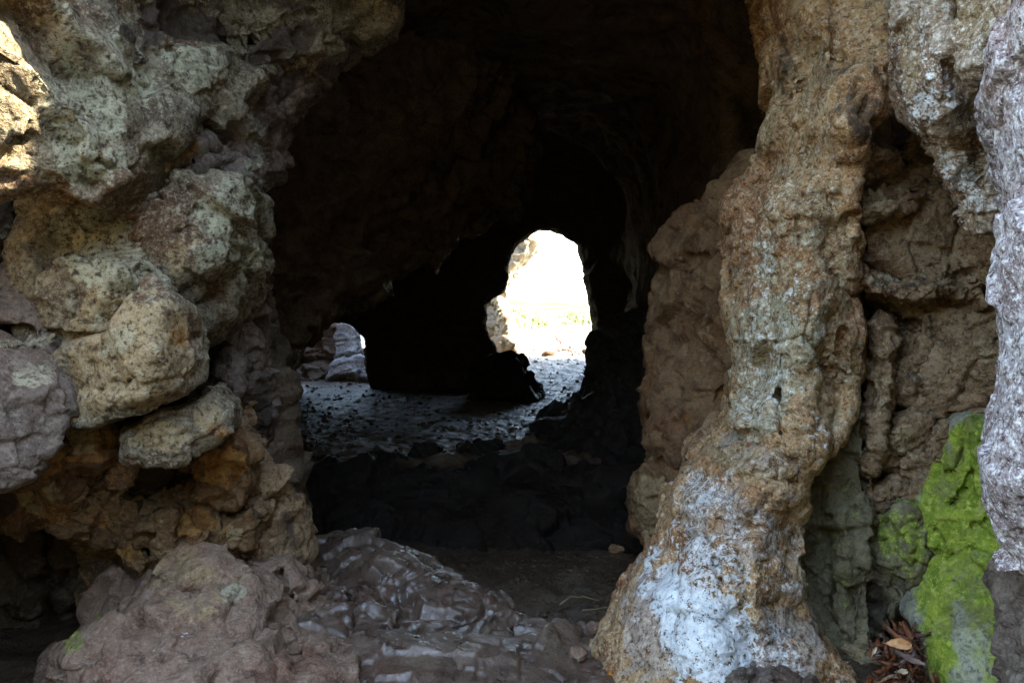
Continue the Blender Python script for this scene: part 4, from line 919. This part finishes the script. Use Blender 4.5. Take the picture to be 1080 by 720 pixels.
stone('stone', 'pale grey stone among the sticks at the far sunlit end of the exit', 'bluegrey', 604, 368, 10.6, 10, 7, 9)
stone('stone', 'low stone at the far right of the exit floor', 'dark', 618, 371, 10.4, 9, 6, 10)
stone('stone', 'dark stone on the shadowed upper floor under the hanging brown rock', 'dark', 400, 462, 5.3, 20, 9, 12)
stone('stone', 'small stone on the lower soil floor near the dark step', 'wet', 560, 572, 3.9, 12, 7, 13)
stone('stone', 'reddish stone on the soil near the foot of the ochre buttress', 'brown', 650, 580, 3.4, 16, 10, 14)
stone('stone', 'brown stone on the soil below the ochre buttress, beside the pillar', 'brown', 672, 600, 3.0, 14, 9, 15)

# crumbs of earth and chippings on the floor, countless
def crumbs():
    ph = (1+5**.5)/2
    ico = np.array([(-1,ph,0),(1,ph,0),(-1,-ph,0),(1,-ph,0),(0,-1,ph),(0,1,ph),(0,-1,-ph),(0,1,-ph),(ph,0,-1),(ph,0,1),(-ph,0,-1),(-ph,0,1)])/1.9
    tri = np.array([(0,11,5),(0,5,1),(0,1,7),(0,7,10),(0,10,11),(1,5,9),(5,11,4),(11,10,2),(10,7,6),(7,1,8),(3,9,4),(3,4,2),(3,2,6),(3,6,8),(3,8,9),(4,9,5),(2,4,11),(6,2,10),(8,6,7),(9,8,1)])
    n1, n2 = 2600, 3600
    xy = np.concatenate([np.c_[RNG.uniform(-.5, .9, n1), RNG.uniform(2.2, 4.3, n1)], np.c_[RNG.uniform(-2.2, 1.0, n2), 4.5+7*RNG.random(n2)**1.3]])
    s = np.concatenate([.0035+.012*RNG.random(n1)**4, .004+.020*RNG.random(n2)**4])
    z = fine_floor(xy[:, 0], xy[:, 1])
    n = len(xy)
    V = ico[None]*(1+.45*(RNG.random((n, 12, 1))-.5))*s[:, None, None]*RNG.uniform(.6, 1.3, (n, 1, 3))
    V[:, :, 2] *= .7
    V += np.c_[xy, z+s*.3][:, None]
    T = tri[None]+12*np.arange(n)[:, None, None]
    return V.reshape(-1, 3), T.reshape(-1, 3)
V, T = crumbs()
link('earth_crumbs', mesh_from('earth_crumbs', V, T), M['soil'], kind='stuff')

# straws, sticks
def stick(name, label, cat, pts, r, colr, bend=0.0):
    """a twig through the given points, tapering, with small kinks"""
    t = NT(name+'_bark'); pos = t.n('ShaderNodeNewGeometry').outputs['Position']
    m = t.done(t.mix(t.noise(pos, 60, 3), tuple(.6*c for c in colr), colr), .85, t.bump(t.noise(pos, 200, 2), .5, .002), .3)
    pts = [np.array(p, float) for p in pts]
    pp = []
    for a, b in zip(pts[:-1], pts[1:]):
        for k in range(6): pp.append(a+(b-a)*k/6+RNG.normal(size=3)*r*.35)
    pp.append(pts[-1]); pp = np.array(pp)
    V, Q = [], []
    for i, p in enumerate(pp):
        tdir = pp[min(i+1, len(pp)-1)]-pp[max(i-1, 0)]; tdir /= np.linalg.norm(tdir)
        u = np.cross(tdir, (.3, .2, 1)); u /= np.linalg.norm(u); w = np.cross(tdir, u)
        rr = r*(1-.6*i/len(pp))
        for k in range(7):
            a = k*2*math.pi/7; V.append(p+rr*(math.cos(a)*u+math.sin(a)*w))
        if i:
            for k in range(7): Q.append(((i-1)*7+k, (i-1)*7+(k+1) % 7, i*7+(k+1) % 7, i*7+k))
    me = mesh_from(name, np.array(V), np.array(Q)); smooth(me)
    o = link(name, me, m, label, cat); centre(o); return o
def on_floor(px, py, d, up=.006):
    c = P(px, py, d); z = float(fine_floor(np.array([c[0]]), np.array([c[1]]))[0]); return (c[0], c[1], z+up)
stick('straw', 'thin curved dry straw on the soil left of the pillar foot', 'straw', [P(590,637,2.72), P(601,629,2.75), P(616,629,2.8), P(632,633,2.8)], .0022, (.30,.22,.12))
stick('straw', 'short straight dry straw just below the curved one on the soil', 'straw', [P(614,643,2.68), P(628,642,2.7), P(641,640,2.72)], .0018, (.30,.22,.12))
stick('twig', 'thin red-brown twig standing up from the sunlit exit floor', 'twig', [P(592,362,10.3), P(586,356,10.2), P(579,348,10.1)], .012, (.35,.08,.05))
stick('stick', 'bleached stick lying across the sunlit exit floor', 'stick', [on_floor(588,372,10.4,.03), on_floor(600,370,10.4,.05), on_floor(612,374,10.2,.03)], .022, (.45,.40,.35))
stick('stick', 'short bleached stick leaning upright at the right of the exit floor', 'stick', [on_floor(604,375,10.2,.01), tuple(P(602,362,10.3))], .018, (.45,.40,.35))
stick('twig', 'pale twig lying against the black boulder by the exit', 'twig', [P(614,420,4.92), P(624,414,4.95), P(631,409,5.0)], .005, (.3,.25,.2))

# ---------------------------------------------------------------- dead leaves
def leaf_mat(name, a, b, rough=.55):
    t = NT(name); pos = t.n('ShaderNodeTexCoord').outputs['Object']
    n1 = t.noise(pos, 50, 4, .65); n2 = t.noise(pos, 250, 3, .6)
    return t.done(t.mix(t.ramp(n1, .38, .62), a, b), rough, t.bump(n2, .5, .002), .4)
LM = {'dark': leaf_mat('dark_brown_leaf', (.06,.024,.014), (.14,.055,.028)),
      'red': leaf_mat('red_brown_leaf', (.13,.038,.016), (.26,.085,.03)),
      'tan': leaf_mat('tan_brown_leaf', (.20,.105,.05), (.32,.18,.09)),
      'peach': leaf_mat('peach_orange_leaf', (.62,.27,.10), (.76,.42,.20), .6),
      'orange': leaf_mat('orange_leaf', (.50,.16,.02), (.60,.24,.04)),
      'pale': leaf_mat('pale_buff_leaf', (.55,.42,.26), (.66,.55,.36)),
      'grey': leaf_mat('grey_mauve_leaf', (.17,.11,.09), (.25,.17,.14))}
def leaf_mesh(name, L, Wd, curl, bend, twist, seed, mat, th=.0009):
    r = np.random.default_rng(seed); nu, nv = 17, 9
    rows = []
    for i in range(nu):
        s = i/(nu-1)
        w = Wd*math.sin(math.pi*min(1, s*.94+.03))**.75*(1-.25*s)
        ang = bend*(s-.5)
        cx = (math.sin(ang)/bend*L if abs(bend) > 1e-3 else (s-.5)*L); cz = (1-math.cos(ang))/bend*L if abs(bend) > 1e-3 else 0
        tw = twist*(s-.5)
        for j in range(nv):
            q = (j/(nv-1)-.5)*2
            a = curl*q*(.7+.6*s)
            y = (math.sin(a)/curl if abs(curl) > 1e-3 else q)*w/2; z = (1-math.cos(a))/curl*w/2 if abs(curl) > 1e-3 else 0
            z += .0012*math.cos(q*math.pi*3)*math.sin(s*20+abs(q)*6)
            y, z = y*math.cos(tw)-z*math.sin(tw), y*math.sin(tw)+z*math.cos(tw)
            rows.append((cx, y, cz+z-.0012*math.exp(-(q/.12)**2)))
    V = np.array(rows)+r.normal(size=(nu*nv, 3))*.0005
    I = np.arange(nu*nv).reshape(nu, nv); n = nu*nv
    top = np.stack([I[:-1, :-1].ravel(), I[1:, :-1].ravel(), I[1:, 1:].ravel(), I[:-1, 1:].ravel()], 1)
    rim = np.concatenate([I[:, 0], I[-1, 1:], I[::-1, -1][1:], I[0, ::-1][1:-1]])
    rq = np.stack([rim, np.roll(rim, -1), np.roll(rim, -1)+n, rim+n], 1)
    V2 = V-np.array([0, 0, th])
    # stalk
    k = len(V)*2; ps = []; c = V[I[0, nv//2]]
    for i in range(4):
        for a in range(5): ps.append(c+np.array([-.004*i-.0005, .0007*math.cos(a*1.2566), .0007*math.sin(a*1.2566)+.0006*i]))
    sq = [(k+(i-1)*5+a, k+(i-1)*5+(a+1) % 5, k+i*5+(a+1) % 5, k+i*5+a) for i in range(1, 4) for a in range(5)]
    me = mesh_from(name, np.concatenate([V, V2, np.array(ps)]), np.concatenate([top, top[:, ::-1]+n, rq, np.array(sq)]))
    smooth(me); me.materials.append(LM[mat]); return me
protos = []
for i, (L, Wd, curl, bend, tw, mt) in enumerate([(.062,.026,1.5,1.1,.6,'dark'),(.070,.022,2.3,.7,-.8,'dark'),(.055,.030,1.1,1.9,.3,'red'),(.075,.026,1.9,1.5,1.0,'red'),(.048,.022,2.6,.4,.2,'tan'),(.066,.020,2.9,1.6,-.4,'dark'),(.058,.028,.9,-1.3,.9,'grey')]):
    me = leaf_mesh('dead_leaf', L, Wd, curl, bend, tw, i, mt)
    o = link('dead_leaf', me, None, 'curled dark brown dead leaf tangled in the heap at the foot of the mossy rocks', 'leaf', 'dead leaves heaped at the foot of the mossy rocks')
    protos.append(o)
cnt = 0
for i in range(120):
    if i < len(protos): o = protos[i]
    else:
        o = protos[[0, 1, 5, 3, 2, 1, 0, 6, 5, 3, 4][i % 11]].copy(); C.objects.link(o)
    # heap: spread in plan, piled higher at the back
    u = random.gauss(0, .42); v_ = random.random(); u = max(-1, min(1, u))
    px = 946+u*42*(1.0-.25*v_)+6*v_; py = 724-62*v_*(1-.35*u*u); d = 2.02+.22*v_+random.uniform(-.03, .03)
    o.location = P(px, py, d).tolist()
    o.rotation_euler = (random.uniform(-1.2, 1.2)+.6, random.uniform(-1.1, 1.1), random.uniform(0, 6.283))
    s = random.uniform(.8, 1.25); o.scale = (s, s, s)
def one_leaf(label, mat, L, Wd, curl, bend, pos_, rot, seed):
    o = link('dead_leaf', leaf_mesh('dead_leaf', L, Wd, curl, bend, .2, seed, mat), None, label, 'leaf'); o.location = pos_.tolist(); o.rotation_euler = rot; return o
one_leaf('large peach-orange leaf lying bright on top of the dead leaf heap', 'peach', .068, .034, .7, -.5, P(949,679,2.06), (.95,.12,.05), 31)
one_leaf('long grey-mauve leaf draped below the peach leaf on the heap', 'grey', .085, .024, 1.0, .9, P(957,694,2.03), (.8,.42,-.1), 32)
one_leaf('small pale buff leaf scrap low in the dead leaf heap', 'pale', .030, .018, .8, .4, P(952,708,2.0), (.7,.1,.3), 33)
one_leaf('mauve square-ended leaf scrap at the bottom of the heap', 'grey', .036, .026, .4, .3, P(962,717,1.99), (1.0,.1,1.2), 34)
one_leaf('small cream curl of leaf at the left of the heap', 'pale', .026, .014, 1.6, .8, P(922,686,2.04), (.6,-.5,.8), 35)
one_leaf('bright orange leaf stuck against the bottom of the pillar foot', 'orange', .034, .026, .5, .3, P(645,710,2.36), (1.2,-.5,.2), 36)

# ---------------------------------------------------------------- greenery outside
def leafmass(name, n, c, rad, size, seed):
    r = np.random.default_rng(seed)
    cl = r.normal(size=(26, 3)); cl /= np.linalg.norm(cl, axis=1)[:, None]; cl *= r.random((26, 1))**.4
    k = r.integers(0, 26, n); p = cl[k]+r.normal(size=(n, 3))*.22
    p = p*np.array(rad)+np.array(c)
    a = r.normal(size=(n, 3)); a /= np.linalg.norm(a, axis=1)[:, None]
    b = np.cross(a, r.normal(size=(n, 3))); b /= np.linalg.norm(b, axis=1)[:, None]
    s = size*r.uniform(.6, 1.4, (n, 1))
    V = np.stack([p-a*s, p+b*s*.4, p+a*s, p-b*s*.4], 1).reshape(-1, 3)
    return mesh_from(name, V, np.arange(4*n).reshape(n, 4))
t = NT('outdoor_leaves'); pos = t.n('ShaderNodeNewGeometry').outputs['Position']
M['leaf'] = t.done(t.mix(t.noise(pos, 3, 3), (.38,.44,.22), (.55,.56,.36)), .6, None, .3)
for lab, x, y, r, s in [('round green bush standing left of centre outside the exit', .15, 15.5, (.5,.5,.17), 3), ('low yellow-green bush outside, right of the exit centre', 1.5, 17.5, (.9,.6,.15), 4), ('dark green bush outside behind the sunlit tan rock', -.9, 16.5, (.8,.6,.25), 5)]:
    z = float(far_ground(np.array([x]), np.array([y]))[0])
    root = bpy.data.objects.new('bush', None); C.objects.link(root); root.location = (x, y, z); root['label'] = lab; root['category'] = 'bush'; root['group'] = 'bushes outside the exit'
    link('crown', leafmass('crown', 2600, (0, 0, r[2]*.95), r, .06, s), M['leaf'], parent=root)
    V, Q = [], []
    for b in range(5):
        ang = b*1.3; top = np.array([math.cos(ang)*r[0]*.6, math.sin(ang)*r[1]*.6, r[2]*1.1])
        for i in range(4):
            for k in range(5):
                V.append(top*i/3+.02*(1-.2*i)*np.array([math.cos(k*1.2566), math.sin(k*1.2566), 0])-np.array([0, 0, .1]))
            if i:
                for k in range(5): Q.append((b*20+(i-1)*5+k, b*20+(i-1)*5+(k+1) % 5, b*20+i*5+(k+1) % 5, b*20+i*5+k))
    link('stem', mesh_from('stem', np.array(V), np.array(Q)), M['brown'], parent=root)
def grass():
    r = np.random.default_rng(5); n = 6000
    x = r.uniform(-3, 4, n); y = 13.2+8*r.random(n)
    z = far_ground(x, y); hgt = r.uniform(.06, .22, n); a = r.uniform(0, 6.28, n)
    w = np.stack([np.cos(a), np.sin(a), 0*a], 1)*.006
    base = np.stack([x, y, z-.02], 1); tip = base+np.stack([r.normal(size=n)*.05, r.normal(size=n)*.05, hgt], 1)
    return np.stack([base-w, base+w, tip], 1).reshape(-1, 3), np.arange(3*n).reshape(n, 3)
V, T = grass(); link('grass', mesh_from('grass', V, T), M['leaf'], kind='stuff')

# ================================================================ LIGHT, CAMERA
w = bpy.data.worlds.new('World'); S.world = w; w.use_nodes = True
nt = w.node_tree; bg = nt.nodes['Background']
sky = nt.nodes.new('ShaderNodeTexSky'); sky.sky_type = 'NISHITA'; sky.sun_disc = False
sky.dust_density = .4; sky.ozone_density = 1.0
sd = Vector(SUN).normalized()
sky.sun_elevation = math.asin(sd.z); sky.sun_rotation = math.atan2(sd.x, sd.y)
nt.links.new(sky.outputs[0], bg.inputs[0]); bg.inputs[1].default_value = SKY
L = bpy.data.lights.new('sun', 'SUN'); L.energy = SUNP; L.angle = math.radians(.5); L.color = (1, .94, .84)
lo = bpy.data.objects.new('sun', L); C.objects.link(lo); lo.rotation_euler = sd.to_track_quat('Z', 'Y').to_euler(); lo.location = (3, -2, 8)
cam = bpy.data.cameras.new('camera'); cam.sensor_fit = 'HORIZONTAL'; cam.angle = HF; cam.clip_start = .05; cam.clip_end = 3000
cobj = bpy.data.objects.new('camera', cam); C.objects.link(cobj); cobj.location = (0, 0, CZ); cobj.rotation_euler = (math.pi/2, 0, 0)
S.camera = cobj
S.render.engine = 'CYCLES'
S.cycles.use_denoising = True
S.cycles.max_bounces = 8; S.cycles.diffuse_bounces = 4; S.cycles.glossy_bounces = 3
S.cycles.use_adaptive_sampling = True; S.cycles.adaptive_threshold = .01
S.cycles.caustics_reflective = False; S.cycles.caustics_refractive = False
vs = S.view_settings; S.display_settings.display_device = 'sRGB'
vs.view_transform = 'Standard'; vs.look = 'None'; vs.gamma = 1; vs.exposure = EXPO; vs.use_curve_mapping = False
vs.use_white_balance = True; vs.white_balance_temperature = 8100; vs.white_balance_tint = 8
